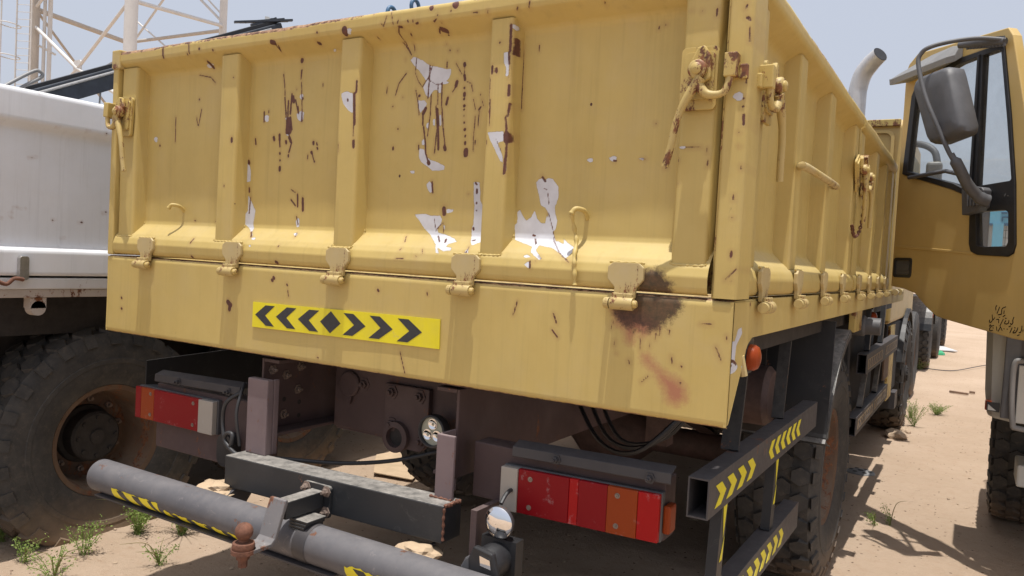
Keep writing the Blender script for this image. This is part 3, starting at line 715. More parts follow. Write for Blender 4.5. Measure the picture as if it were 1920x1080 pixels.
  (1,0.0053,[(0.165,-0.047),(0.167,-0.049)]),
  (1,0.0029,[(0.353,-0.041),(0.354,-0.049)]),
  (1,0.0037,[(-0.140,-0.363),(-0.138,-0.364)]),
  (1,0.0045,[(0.042,-0.335),(0.053,-0.335)]),
  (1,0.0041,[(-0.408,-0.330),(-0.405,-0.332)]),
  (1,0.0064,[(-0.296,-0.035),(-0.293,-0.038)]),
  (1,0.0064,[(-0.303,-0.044),(-0.300,-0.046)]),
  (1,0.0051,[(-0.282,0.025),(-0.279,0.024)]),
  (1,0.0038,[(-0.231,-0.054),(-0.228,-0.058)]),
  (1,0.0053,[(-1.152,-0.165),(-1.149,-0.167)]),
  (1,0.0053,[(-1.150,-0.207),(-1.146,-0.209)]),
  (1,0.0021,[(0.236,-0.312),(0.237,-0.325)]),
  (1,0.0036,[(-0.077,-0.282),(-0.075,-0.283)]),
  (1,0.0031,[(0.258,0.010),(0.264,0.011)]),
  (1,0.0025,[(-0.225,-0.075),(-0.221,-0.093)]),
 ],
 'sbeam':[
  (0,0,[(0.087,-0.067),(0.098,-0.082),(0.050,-0.108),(0.044,-0.144),(0.079,-0.163),(0.051,-0.173),(-0.010,-0.175),(-0.015,-0.154),(-0.013,-0.131),(-0.008,-0.096),(0.033,-0.098),(0.057,-0.071)]),
  (0,0,[(0.133,-0.168),(0.134,-0.171),(0.127,-0.172),(0.119,-0.171),(0.111,-0.168),(0.107,-0.164),(0.117,-0.162),(0.124,-0.162),(0.134,-0.165)]),
  (1,0.0045,[(-0.012,-0.141),(0.030,-0.145),(0.059,-0.155)]),
  (1,0.0037,[(-0.012,-0.155),(0.017,-0.155)]),
  (1,0.0086,[(0.151,-0.130),(0.151,-0.131)]),
  (1,0.0052,[(0.157,-0.011),(0.159,-0.013)]),
 ],
 'wboard':[
  (1,0.0043,[(0.178,0.136),(0.188,0.140)]),
  (1,0.0052,[(0.308,0.132),(0.321,0.136)]),
  (1,0.0062,[(0.425,0.188),(0.440,0.192)]),
  (1,0.0031,[(0.226,0.053),(0.234,0.057)]),
  (1,0.0034,[(0.008,0.179),(0.017,0.183)]),
  (1,0.0028,[(-0.008,0.158),(-0.001,0.162)]),
  (1,0.0039,[(0.303,0.570),(0.312,0.574)]),
  (1,0.0024,[(0.167,0.564),(0.173,0.568)]),
  (1,0.0023,[(0.049,0.177),(0.054,0.181)]),
  (1,0.0023,[(0.082,0.700),(0.087,0.704)]),
  (1,0.0034,[(0.396,0.573),(0.404,0.577)]),
  (1,0.0017,[(-0.002,0.135),(0.002,0.139)]),
  (1,0.0022,[(-0.046,0.127),(-0.041,0.131)]),
  (1,0.0016,[(0.061,0.410),(0.107,0.422)]),
 ],
}
# paint marks as signed distances stored on the sheet's vertices (metres, in the surface's own plane)
def mark_values(pts, key):
    out = [np.zeros(len(pts)) for _ in range(4)]
    for k, w, poly in MARKS.get(key, []):
        P = np.array(poly); rng = 0.02 if k < 2 else 0.06
        lo = P.min(0)-w-rng; hi = P.max(0)+w+rng
        idx = np.where((pts[:, 0] > lo[0]) & (pts[:, 0] < hi[0]) & (pts[:, 1] > lo[1]) & (pts[:, 1] < hi[1]))[0]
        if not len(idx): continue
        q = pts[idx]; closed = (w == 0)
        A = P if closed else P[:-1]; B = np.roll(P, -1, 0) if closed else P[1:]
        if len(A) == 0: A = B = P
        d = np.full(len(q), 9.0); inside = np.zeros(len(q), bool)
        for a, b in zip(A, B):
            ab = b-a; L = max(ab@ab, 1e-12); t = np.clip(((q-a)@ab)/L, 0, 1)
            d = np.minimum(d, np.hypot(*(q-a-t[:, None]*ab).T))
            if closed:
                c = (a[1] > q[:, 1]) != (b[1] > q[:, 1])
                with np.errstate(divide='ignore', invalid='ignore'):
                    xx = (b[0]-a[0])*(q[:, 1]-a[1])/(b[1]-a[1]+1e-15)+a[0]
                inside ^= c & (q[:, 0] < xx)
        sd = np.where(inside, -d, d) if closed else d-max(w*0.88, 0.0016)
        val = np.clip(0.5-sd/(2*rng), 0, 1)
        out[k][idx] = np.maximum(out[k][idx], val)
    return out
def sheet(name, P, uv, key, mat, parent, edge=None, flip=False, label=None):
    nu, nv, _ = P.shape; me = D.meshes.new(name)
    co = P.reshape(-1, 3); idx = np.arange(nu*nv).reshape(nu, nv)
    q = np.stack([idx[:-1, :-1], idx[1:, :-1], idx[1:, 1:], idx[:-1, 1:]], -1).reshape(-1, 4)
    if flip: q = q[:, ::-1]
    me.vertices.add(len(co)); me.vertices.foreach_set('co', co.astype(np.float32).ravel())
    me.loops.add(q.size); me.loops.foreach_set('vertex_index', q.astype(np.int32).ravel())
    me.polygons.add(len(q)); me.polygons.foreach_set('loop_start', np.arange(0, q.size, 4, dtype=np.int32))
    try: me.polygons.foreach_set('loop_total', np.full(len(q), 4, np.int32))
    except Exception: pass
    me.polygons.foreach_set('use_smooth', np.ones(len(q), bool))
    me.update(calc_edges=True); me.validate()
    me.materials.append(M[mat])
    if key:
        for k, val in enumerate(mark_values(uv.reshape(-1, 2), key)):
            a = me.attributes.new('m%d' % k, 'FLOAT', 'POINT'); a.data.foreach_set('value', val.astype(np.float32))
    if edge is not None:
        a = me.attributes.new('edge', 'FLOAT', 'POINT'); a.data.foreach_set('value', edge.reshape(-1).astype(np.float32))
    o = D.objects.new(name, me); col.objects.link(o); setp(o, parent)
    if label: o['label'] = label
    return o
def dense(prof, step):
    out = []
    for (a, b), (c, d) in zip(prof[:-1], prof[1:]):
        n = max(1, int(round(math.hypot(c-a, d-b)/step)))
        out += [(a+(c-a)*i/n, b+(d-b)*i/n) for i in range(n)]
    out.append(prof[-1]); return np.array(out)

# ================================================================== GROUND
def hnoise(x, y):
    p = Vector((x, y, 0))
    return 0.012*noise.noise(p*1.3)+0.012*noise.noise(p*3.7)+0.006*noise.noise(p*11)+0.0035*noise.noise(p*31)
def build_ground():
    def axis(a, b, step, lo, hi):
        mid = list(np.arange(a, b+1e-6, step)); k = step; left = []; x = a
        while x > lo: k *= 1.25; x -= k; left.append(max(x, lo))
        k = step; right = []; x = b
        while x < hi: k *= 1.25; x += k; right.append(min(x, hi))
        return left[::-1]+mid+right
    xs = axis(-3.2, 3.0, 0.028, -500, 500); ys = axis(-1.0, 8.5, 0.04, -300, 900)
    v = []; f = []
    for y in ys:
        for x in xs:
            near = -6 < x < 6 and -4 < y < 20
            v.append((x, y, G+(hnoise(x, y) if near else 0)))
    nx = len(xs)
    for j in range(len(ys)-1):
        for i in range(nx-1):
            a = j*nx+i; f.append((a, a+1, a+1+nx, a+nx))
    me = D.meshes.new('ground'); me.from_pydata(v, [], f); me.materials.append(M['sand'])
    me.polygons.foreach_set('use_smooth', [True]*len(f))
    o = D.objects.new('ground', me); col.objects.link(o); kind(o, 'structure')
build_ground()

# ================================================================== WHEELS
def tyre_mesh(R, W, lug=True, flat=None, rows=4, N=30):
    b = MB(); h = W/2; rb = 0.272
    Rg = R-0.022 if lug else R-0.003
    prof = [(rb, -h*0.72), (rb+0.02, -h*0.86), (rb+0.10, -h*1.0), (Rg-0.085, -h*1.0), (Rg-0.03, -h*0.95), (Rg, -h*0.84), (Rg+0.004, 0),
            (Rg, h*0.84), (Rg-0.03, h*0.95), (Rg-0.085, h*1.0), (rb+0.10, h*1.0), (rb+0.02, h*0.86), (rb, h*0.72)]
    # raised rings on the sidewall
    prof2 = []
    for i, (r, x) in enumerate(prof):
        prof2.append((r, x))
        if i == 2: prof2 += [(r+0.03, -h*1.0), (r+0.033, -h*1.02), (r+0.055, -h*1.02), (r+0.058, -h*1.0)]
        if i == 9: prof2 += [(rb+0.158, h*1.0), (rb+0.155, h*1.02), (rb+0.133, h*1.02), (rb+0.130, h*1.0)]
    b.lathe(prof2, (0, 0, 0), 'x', 72)
    if lug:
        pw = 2*h*0.9/rows; pitch = 2*math.pi/N
        for r_ in range(rows):
            xc = -h*0.9+pw*(r_+0.5)
            for k in range(N):
                a = pitch*(k+0.5*(r_ % 2)); hw = pw*0.46; hl = pitch*R*0.40
                edge = r_ in (0, rows-1); sgn = -1 if r_ == 0 else 1
                pts = [(-hw, -hl*0.5), (0, -hl), (hw, -hl*0.5), (hw, hl*0.5), (0, hl), (-hw, hl*0.5)]
                base = []; top = []
                for (px, pl) in pts:
                    aa = a+pl/R; x = xc+px
                    rr = Rg-0.006; rt_ = R
                    if edge and px*sgn > 0: rt_ = R-0.014; rr = Rg-0.03
                    base.append((x, rr*math.cos(aa), rr*math.sin(aa))); top.append((x*0.985 if not edge else x-0.006*sgn, rt_*math.cos(a+pl*0.88/R), rt_*math.sin(a+pl*0.88/R)))
                n = 6; b.add(base+top, [tuple(range(n, 2*n))]+[(i, (i+1) % n, n+(i+1) % n, n+i) for i in range(n)])
                if edge:   # the lug runs down over the shoulder
                    x0 = sgn*h*0.93; x1 = sgn*h*1.03; l = hl*0.55
                    q = []
                    for xx, rr in ((x0, R-0.016), (x1, R-0.075), (x1-sgn*0.02, R-0.085), (x0-sgn*0.02, R-0.05)):
                        for s_ in (-1, 1): q.append((xx, rr*math.cos(a+s_*l/R), rr*math.sin(a+s_*l/R)))
                    b.add(q, [(0,1,3,2), (2,3,5,4), (0,2,4,6), (1,7,5,3), (6,7,1,0)])
    if flat is not None:      # sag where the tyre meets the ground
        nv = []
        for (x, y, z) in b.v:
            if z < flat+0.10:
                k = (flat+0.10-z); x = x*(1+0.9*max(0, k)*1.2); 
            if z < flat: z = flat+0.15*(z-flat)
            nv.append((x, y, z))
        b.v = nv
    return b
def rim_mesh(W, depth, side=1):
    b = MB(); h = W/2
    # profile seen from the outer side: flange, well, sloping dish, disc
    pr = [(0.272, h*0.70), (0.290, h*0.80), (0.286, h*0.84), (0.262, h*0.80), (0.250, h*0.62), (0.240, h*0.35), (0.236, depth+0.03), (0.222, depth), (0.13, depth), (0.125, depth-0.01)]
    b.lathe([(r, x*side) for r, x in pr], (0, 0, 0), 'x', 56)
    b.lathe([(0.272, -h*0.7*side), (0.29, -h*0.8*side), (0.26, -h*0.78*side), (0.24, -h*0.2*side), (0.24, depth*side)], (0, 0, 0), 'x', 40)
    return b
def make_wheel(parent, loc, R=0.56, W=0.36, side=1, lug=True, hub=(0.11, 0.10), depth=0.03, flat=None, rim_mat='rust_rim', hub_mat='dark', N=30, nrows=4, turn=0.0, label=None):
    w = part('wheel', parent); w.location = loc; w.rotation_euler = (0, 0, turn)
    if label: w['label'] = label
    tyre_mesh(R, W, lug, flat, nrows, N).build('tyre', 'rubber', w, smooth=28)
    rim_mesh(W, depth, side).build('rim', rim_mat, w, smooth=30)
    b = MB(); r, l = hub
    b.lathe([(0.16, (depth-0.02)*side), (r+0.02, (depth+0.02)*side), (r, (depth+0.03)*side), (r, (depth+l-0.012)*side), (r-0.012, (depth+l)*side), (0.04, (depth+l)*side), (0.038, (depth+l+0.012)*side), (0.001, (depth+l+0.012)*side)], (0, 0, 0), 'x', 40)
    for k in range(8):
        a = k*math.pi/4; b.lathe([(0.011, (depth+l)*side), (0.011, (depth+l+0.010)*side), (0.001, (depth+l+0.010)*side)], (0, (r-0.03)*math.cos(a), (r-0.03)*math.sin(a)), 'x', 6)
    b.build('hub', hub_mat, w, smooth=30)
    for k in range(10):
        a = 0.2+k*math.pi/5; c = MB()
        c.lathe([(0.017, 0), (0.017, 0.018*side), (0.010, 0.020*side), (0.009, 0.036*side), (0.001, 0.036*side)], (depth*side, 0.185*math.cos(a), 0.185*math.sin(a)), 'x', 6)
        c.build('wheel_nut', 'bolt', w)
    return w

# ================================================================== TAN DUMP TRUCK
truck = thing('dump_truck', 'tan drop-side dump truck seen from behind, its paint scratched down to white primer', 'truck', (0, 0, G))
T = F = cab = truck

# rear beam with rolled lips, drawn as a fine sheet carrying its marks
pr = dense([(0.06, 0.0), (0.014, 0.0), (0.004, -0.004), (0.0, -0.014), (0.0, -0.292), (0.004, -0.301), (0.014, -0.305), (0.022, -0.303)], 0.005)
xs = np.arange(-1.25, 1.2501, 0.005)
P = np.zeros((len(xs), len(pr), 3)); P[..., 0] = xs[:, None]; P[..., 1] = pr[None, :, 0]; P[..., 2] = pr[None, :, 1]
# slight dents and waviness of the sheet metal
wob = np.array([[0.0022*noise.noise(Vector((x*2.2, z*3, 4))) for (y, z) in pr[::6]] for x in xs[::10]])
def dentfield(n1, n2, step, seed, amp, fx, fz, ax, az_):
    g = np.array([[amp*noise.noise(Vector((x*fx, z*fz, seed))) for z in az_] for x in ax]); return g
ax_ = xs[::10]; az_ = pr[::6, 1]
from numpy import interp
def upsample(g, ax, az, X, Z):
    t = np.array([interp(X, ax, g[:, j]) for j in range(g.shape[1])]).T
    o = np.argsort(az); return np.array([interp(Z, az[o], t[i][o]) for i in range(len(X))])
P[..., 1] += upsample(dentfield(0, 0, 0, 4, 0.0022, 2.2, 3, ax_, az_), ax_, az_, xs, pr[:, 1])*(pr[None, :, 0] < 0.012)
uv = np.stack([P[..., 0], P[..., 2]], -1)
edge = np.repeat((np.exp(-((pr[:, 1]-0.0)/0.008)**2)*0.95+np.exp(-((pr[:, 1]+0.303)/0.006)**2)*0.85)[None], len(xs), 0)
rb = sheet('rear_beam', P, uv, 'beam', 'tan', T, edge, flip=False, label='rear beam with a burnt patch and a reddish stain')
for sx in (-1, 1):
    b = MB()
    x0, x1 = sorted((sx*1.2485, sx*1.240))
    b.prism([(0.0125, -0.002), (0.0125, -0.3035), (0.022, -0.300), (0.155, -0.118), (0.20, -0.100), (4.9, -0.088), (4.9, -0.0), (0.05, 0)], 'x', x0, x1)
    sb = b.build('side_beam', 'tan', T, bevel=0.003)
# corner edges closing the beam
for sx in (-1, 1):
    b = MB()
    b.tube([(sx*1.2465, 0.0045, -0.004), (sx*1.2465, 0.0045, -0.301)], 0.0046, 8)
    b.build('beam_corner', 'tan', T, smooth=40)
ys = np.arange(0.014, 0.30, 0.006); zs = np.arange(-0.30, -0.004, 0.005)
P = np.zeros((len(ys), len(zs), 3)); 
for i, y in enumerate(ys):
    lo = np.interp(y, [0.014, 0.022, 0.155, 0.2, 0.3], [-0.30, -0.299, -0.117, -0.100, -0.099])
    for j, z in enumerate(zs): P[i, j] = (1.2505, y, max(z, lo+0.002))
sheet('side_skin', P, np.stack([P[..., 1], P[..., 2]], -1), 'sbeam', 'tan', T, flip=False)
# bed box behind the gates
b = MB()
b.box(-1.20, 1.20, 0.066, 3.70, -0.04, -0.003)
b.box(-1.19, 1.185, 0.067, 0.078, 0.01, 0.78)
b.box(-1.183, -1.172, 0.10, 3.68, 0.0, 0.78); b.box(1.172, 1.183, 0.10, 3.68, 0.0, 0.78)
b.build('bed', 'tan_worn', T)

# ---- pressed gates: profile of depth (0 = outermost) against height
GP = [(0.016, 0.006), (0.004, 0.012), (-0.001, 0.022), (-0.003, 0.050), (0.004, 0.072), (0.016, 0.089), (0.050, 0.122), (0.057, 0.130), (0.060, 0.142),
      (0.060, 0.698), (0.057, 0.710), (0.050, 0.718), (0.008, 0.745), (-0.002, 0.752), (-0.006, 0.762), (-0.006, 0.788), (-0.003, 0.796), (0.004, 0.801), (0.014, 0.803), (0.07, 0.803)]
def gate_sheet(name, a0, a1, step, key, mapping, parent, flip, seed):
    pr = dense(GP, step); xs = np.arange(a0, a1+step*0.5, step)
    dep = np.repeat(pr[None, :, 0], len(xs), 0).copy()
    zz = pr[:, 1]; flat = np.exp(-((zz-0.42)/0.2)**4)
    ax = xs[::12]; az = zz[::8]
    g = np.array([[0.0075*noise.noise(Vector((x*2.6, z*2.6, seed)))+0.0012*noise.noise(Vector((x*9, z*9, seed))) for z in az] for x in ax])
    dep += upsample(g, ax, az, xs, zz)*(0.25+0.75*flat[None, :])
    # rail top slightly beaten
    rg = np.array([0.004*noise.noise(Vector((x*3.1, 2, seed)))+0.002*noise.noise(Vector((x*17, 5, seed))) for x in xs])
    Z = np.repeat(zz[None], len(xs), 0)+rg[:, None]*np.clip((zz[None]-0.74)/0.05, 0, 1)
    P = mapping(np.repeat(xs[:, None], len(zz), 1), dep, Z)
    edge = np.exp(-(np.minimum(zz-0.797, 0)/0.020)**2)*1.0*(zz > 0.6)+np.exp(-((zz-0.006)/0.008)**2)*0.85
    # rust gathers on the beaten top edge in stretches
    along = np.array([0.78+0.30*noise.noise(Vector((x*2.3, 9, seed))) for x in xs])
    E_ = np.repeat(edge[None], len(xs), 0)*along[:, None]
    return sheet(name, P, np.stack([np.repeat(xs[:, None], len(zz), 1), Z], -1), key, 'tan', parent, E_, flip=flip)
def rib(mb, a0, a1, amap, y0=0.010, z0=0.080, z1=0.738, flare=0.006):
    # a0..a1 = span along the gate; amap(a, depth, z) gives the world point
    pts = []
    for z, k in ((z0, 0), (z1, 1)):
        zb = z-0.004 if k else z
        for a, d in ((a0, y0), (a1, y0), (a1+flare, 0.064), (a0-flare, 0.064)):
            pts.append(amap(a, d, z))
    mb.add(pts, [(0,1,5,4), (1,2,6,5), (3,0,4,7), (0,3,2,1), (4,5,6,7)])

# ---- tailgate
rear = lambda a, d, z: np.stack([a, d, z], -1)
tailgate = gate_sheet('tailgate', -1.214, 1.186, 0.004, 'panel', rear, T, False, 3.3)
RIBS = [(-1.206, -1.115), (-0.617, -0.530), (-0.042, 0.038), (0.524, 0.594), (1.090, 1.174)]
def rib_sheet(x0, x1, parent):
    # face of the rib as a fine sheet with rounded long edges
    pr = dense([(x0-0.012, 0.064), (x0-0.003, 0.018), (x0, 0.0125), (x0+0.004, 0.010), (x1-0.004, 0.010), (x1, 0.0125), (x1+0.003, 0.018), (x1+0.012, 0.064)], 0.005)
    zs = np.concatenate([np.arange(0.080, 0.733, 0.005), [0.736]])
    P = np.zeros((len(pr), len(zs), 3)); P[..., 0] = pr[:, None, 0]; P[..., 1] = pr[:, None, 1]; P[..., 2] = zs[None]
    # the web narrows slightly downwards, the foot is cut on a slant towards the panel
    P[..., 2] = np.where(P[..., 2] < 0.0801+0*P[..., 1], 0.080+(P[..., 1]-0.010)*0.85, P[..., 2])
    P[..., 2] = np.maximum(P[..., 2], 0.080+(P[..., 1]-0.010)*0.80)
    P[..., 1] += 0.0012*np.sin(P[..., 2]*9+x0*5)
    o = sheet('rib', P, np.stack([P[..., 0], P[..., 2]], -1), 'rib', 'tan', parent)
    w = MB()     # weld beads at the foot and head
    foot = [(x0-0.010, 0.055, 0.118), (x0-0.002, 0.018, 0.088), (x0+0.002, 0.0085, 0.079), ((x0+x1)/2, 0.0085, 0.0775), (x1-0.002, 0.0085, 0.079), (x1+0.003, 0.018, 0.087), (x1+0.010, 0.050, 0.116), (x1+0.0115, 0.058, 0.14)]
    pts = smooth_path(foot, 8)
    w.tube(pts, [0.0030+0.0012*math.sin(i*1.9) for i in range(len(pts))], 6)
    
    w.build('weld_bead', 'tan', parent, smooth=60)
    return o
for x0, x1 in RIBS: rib_sheet(x0, x1, tailgate)
# five strap hinges
HX = [-0.990, -0.497, 0.001, 0.492, 0.980]
def hinge_mesh():
    b = MB()
    pl = [(-0.034, 0.076), (0.036, 0.076), (0.048, 0.066), (0.048, 0.034), (0.030, 0.014), (0.028, -0.012), (-0.028, -0.012), (-0.028, 0.014), (-0.048, 0.034), (-0.048, 0.066)]
    # plate bends outwards: three layers follow the sill bulge
    b.prism(pl, 'y', -0.015, -0.003)
    b.box(-0.027, 0.027, -0.030, -0.0155, -0.026, 0.0)
    return b
hp = hinge_mesh().build('hinge', 'tan_cast', T, bevel=0.0022, seg=2)
kb = MB(); kb.lathe([(0.001, -0.030), (0.0155, -0.030), (0.0165, -0.027), (0.0165, 0.027), (0.0155, 0.030), (0.001, 0.030)], (0, -0.024, -0.026), 'x', 20)
kb.lathe([(0.001, -0.048), (0.0135, -0.048), (0.0145, -0.044), (0.0145, -0.034)], (0, -0.022, -0.027), 'x', 18)
kn = kb.build('knuckle', 'tan_cast', hp, smooth=35)
pb = MB(); pb.lathe([(0.001, 0.041), (0.007, 0.040), (0.010, 0.036), (0.010, 0.029)], (0, -0.024, -0.026), 'x', 14)
pin = pb.build('pin', 'tan_worn', hp, smooth=40)
w = MB(); w.tube([(-0.047+0.0067*i, -0.006, 0.0765+0.001*math.sin(i*2.1)) for i in range(15)], 0.0033, 6)
wl = w.build('weld_bead', 'tan', hp, smooth=60)
hp.location = (HX[0], 0, 0)
for x in HX[1:]:
    c = copy_tree(hp, T); c.location = (x, 0, 0)
# two rope hooks
def hook(x, z, parent, rope=False):
    b = MB(); pts = smooth_path([(x, 0.062, z-0.018), (x, 0.046, z-0.002), (x-0.003, 0.030, z+0.004), (x-0.014, 0.014, z+0.004), (x-0.022, 0.008, z-0.010)], 6)
    b.tube(pts, [0.0065]*(len(pts)-3)+[0.0075, 0.0085, 0.0075], 10)
    h = b.build('rope_hook', 'tan', parent, smooth=50)
    return h
hook(-0.865, 0.200, T)
h2 = hook(0.830, 0.207, T)
b = MB()
pts = smooth_path([(0.808, 0.010, 0.198), (0.812, 0.022, 0.16), (0.822, 0.020, 0.125), (0.832, -0.008, 0.085), (0.838, -0.013, 0.05), (0.840, -0.012, 0.012)], 7)
b.tube(pts, [0.0055+0.0016*math.sin(i*1.1) for i in range(len(pts))], 8)
b.build('painted_rope', 'tan', h2, smooth=60)

# ---- corner posts
def post(x0, x1, name='corner_post'):
    xs = dense([(x0+0.004, 0.09), (x0, 0.004), (x0+0.003, -0.0025), (x0+0.007, -0.004), (x1-0.012, -0.004), (x1-0.004, -0.001), (x1, 0.008), (x1, 0.118), (x1-0.006, 0.124)], 0.005)
    zs = np.arange(0.003, 0.812, 0.006); P = np.zeros((len(xs), len(zs), 3)); P[..., 0] = xs[:, None, 0]; P[..., 1] = xs[:, None, 1]; P[..., 2] = zs[None]
    for i in range(len(zs)): P[:, i, 1] += 0.0015*noise.noise(Vector((x0, zs[i]*6, 1)))
    return sheet(name, P, np.stack([P[..., 0], P[..., 2]], -1), 'post', 'tan', T, np.repeat(np.exp(-((zs-0.81)/0.02)**2)[None]*0.9, len(xs), 0))
pR = post(1.199, 1.256); b = MB(); b.prism([(1.201, 0.09), (1.201, 0.002), (1.25, 0.002), (1.25, 0.12), (1.2, 0.12)], 'z', 0.80, 0.812); b.box(1.19, 1.205, 0.02, 0.12, 0.0, 0.81); b.build('post_cap', 'tan_worn', pR, bevel=0.002)
b = MB(); b.box(-1.252, -1.218, -0.003, 0.11, 0.003, 0.806); pL = b.build('corner_post', 'tan', T, bevel=0.006, seg=3)
b = MB(); b.box(-1.2535, -1.200, -0.010, 0.05, 0.735, 0.808); b.build('corner_cap', 'tan_cast', pL, bevel=0.005)

# ---- side gates (right and left)
def side_map(sx):
    return lambda a, d, z: np.stack([sx*(1.250-d), a, z], -1)
def side_gate(sx, y0, y1, step, ribs, label=None):
    g = gate_sheet('side_gate', y0, y1, step, 'sgate' if sx > 0 else None, side_map(sx), T, flip=(sx < 0), seed=y0*3+sx)
    if label: g['label'] = label
    for a0, a1 in ribs:
        m_ = MB(); rib(m_, a0, a1, lambda a, d, z: (sx*(1.250-d), a, z), flare=0.012)
        r_ = m_.build('rib', 'tan', g, bevel=0.006, seg=2)
    # the gate's cut ends
    m_ = MB()
    prof = GP
    for y in (y0, y1):
        loop = [(sx*(1.250-d), z) for d, z in prof]
        m_.prism(loop+[(sx*1.18, 0.803), (sx*1.18, 0.006)], 'y', y-0.0015, y+0.0015)
    m_.build('end_plate', 'tan', g)
    return g
sgR1 = side_gate(1, 0.130, 1.975, 0.007, [(0.142, 0.215), (0.640, 0.735), (1.200, 1.300), (1.862, 1.955)])
sgR2 = side_gate(1, 2.015, 3.64, 0.009, [(2.03, 2.16), (2.68, 2.79), (3.18, 3.27), (3.50, 3.63)])
side_gate(-1, 0.120, 1.975, 0.03, [(0.14, 0.21), (0.64, 0.735), (1.2, 1.3), (1.86, 1.95)])
side_gate(-1, 2.015, 3.64, 0.03, [(2.03, 2.16), (2.68, 2.79), (3.18, 3.27), (3.50, 3.63)])
b = MB(); b.box(1.185, 1.240, 1.978, 2.012, 0.002, 0.80); b.build('middle_post', 'tan_worn', T); b = MB(); b.box(-1.240, -1.185, 1.978, 2.012, 0.002, 0.80); b.build('middle_post', 'tan_worn', T)
b = MB(); b.box(-1.245, 1.245, 3.655, 3.72, 0.0, 0.81); b.build('headboard', 'tan', T, bevel=0.004)
# side hinges
for y in (0.250, 0.705, 1.175, 1.635, 2.15, 2.55, 2.95, 3.33):
    c = copy_tree(hp, T); c.location = (1.250, y, 0.006); c.rotation_euler = (0, 0, math.radians(90))
for y in (4.0, 4.35):
    b = MB(); b.lathe([(0.001, -0.05), (0.022, -0.05), (0.022, 0.05), (0.001, 0.05)], (1.262, y, -0.015), 'y', 14); b.build('rope_cleat', 'tan_cast', T, smooth=40)

# ---- latches
def latch(matrix, parent, mirror=1, full=True, name='latch'):
    # modelled in a plane: u along the gate, z up, d = distance in front of it; matrix maps (u, d, z)
    L = part(name, parent); L.matrix_basis = matrix
    mu = mirror
    b = MB()
    b.prism(rrect(*sorted((-0.050*mu, 0.040*mu)), -0.090, 0.060, 0.012), 'y', -0.010, 0.0)
    b.prism(rrect(*sorted((-0.040*mu, 0.034*mu)), -0.066, 0.046, 0.010), 'y', -0.016, -0.010)
    b.build('base_plate', 'tan_worn', L, bevel=0.003)
    b = MB()
    lever = smooth_path([(0.010*mu, -0.036, -0.020), (-0.008*mu, -0.038, -0.045), (-0.030*mu, -0.040, -0.085), (-0.045*mu, -0.040, -0.130), (-0.054*mu, -0.038, -0.18), (-0.066*mu, -0.036, -0.228)], 6)
    n = len(lever); b.tube(lever, [0.0145-0.0055*min(1, i/(n*0.45)) for i in range(n)], 10)
    hk = smooth_path([(0.0, -0.036, -0.030), (0.020*mu, -0.036, -0.056), (0.042*mu, -0.034, -0.062), (0.064*mu, -0.032, -0.056), (0.074*mu, -0.030, -0.030), (0.076*mu, -0.030, -0.008)], 6)
    n = len(hk); b.tube(hk, [0.0125-0.004*min(1, i/(n*0.5)) for i in range(n)], 10)
    b.lathe([(0.001, -0.046), (0.019, -0.046), (0.023, -0.042), (0.023, -0.026), (0.019, -0.018)], (0, 0, 0), 'y', 20)
    b.build('handle', 'tan_latch', L, smooth=50)
    b = MB(); b.lathe([(0.001, -0.055), (0.010, -0.054), (0.014, -0.050), (0.014, -0.012)], (0, 0, 0), 'y', 16); b.build('pivot_pin', 'tan_worn', L, smooth=40)
    b = MB(); b.prism([(-0.022*mu, 0.02), (-0.005*mu, 0.055), (0.012*mu, 0.058), (0.026*mu, 0.035), (0.030*mu, -0.02), (0.012*mu, -0.03)], 'y', -0.030, -0.016); b.build('lug', 'tan_worn', L, bevel=0.004)
    if full:
        b = MB(); x0, x1 = sorted((0.062*mu, 0.092*mu)); b.box(x0, x1, -0.040, 0.0, -0.022, 0.034)
        x0, x1 = sorted((0.0925*mu, 0.112*mu)); b.box(x0, x1, -0.018, 0.002, -0.024, 0.010)
        b.build('keeper', 'tan_worn', L, bevel=0.003)
    return L
latch(Matrix.Translation((1.140, 0.004, 0.540)), T, 1)
latch(Matrix.Translation((-1.165, 0.004, 0.560)) @ Matrix.Rotation(0.06, 4, 'Y'), T, -1)
Rz = Matrix.Rotation(math.radians(90), 4, 'Z')
latch(Matrix.Translation((1.248, 0.175, 0.535)) @ Rz, T, -1)
latch(Matrix.Translation((1.246, 2.10, 0.535)) @ Rz, T, -1)
latch(Matrix.Translation((1.246, 1.89, 0.545)) @ Rz @ Matrix.Rotation(-0.5, 4, 'Y'), T, 1)
# grab bar welded across two ribs
b = MB(); pts = [(1.252, 0.66, 0.397), (1.266, 0.665, 0.399), (1.268, 1.22, 0.402), (1.254, 1.235, 0.402)]
b.tube(smooth_path(pts, 4), 0.012, 10); b.build('grab_bar', 'tan_cast', T, smooth=50)
# safety chain by the middle post
b = MB()
cp = smooth_path([(1.262, 2.03, 0.50), (1.272, 2.0, 0.36), (1.268, 1.93, 0.27), (1.262, 1.84, 0.25), (1.258, 1.79, 0.29)], 7)
for i in range(len(cp)-1):
    c = (cp[i]+cp[i+1])/2; d = (cp[i+1]-cp[i]).normalized(); sd = Vector((1, 0, 0)) if i % 2 else d.cross(Vector((1, 0, 0))).normalized()
    ring = [c+d*0.011*math.cos(a)+sd*0.006*math.sin(a) for a in [k*math.pi/4 for k in range(8)]]
    b.tube(ring, 0.0028, 5, closed=True)
kind(b.build('safety_chain', 'rust', T, smooth=60), 'stuff')

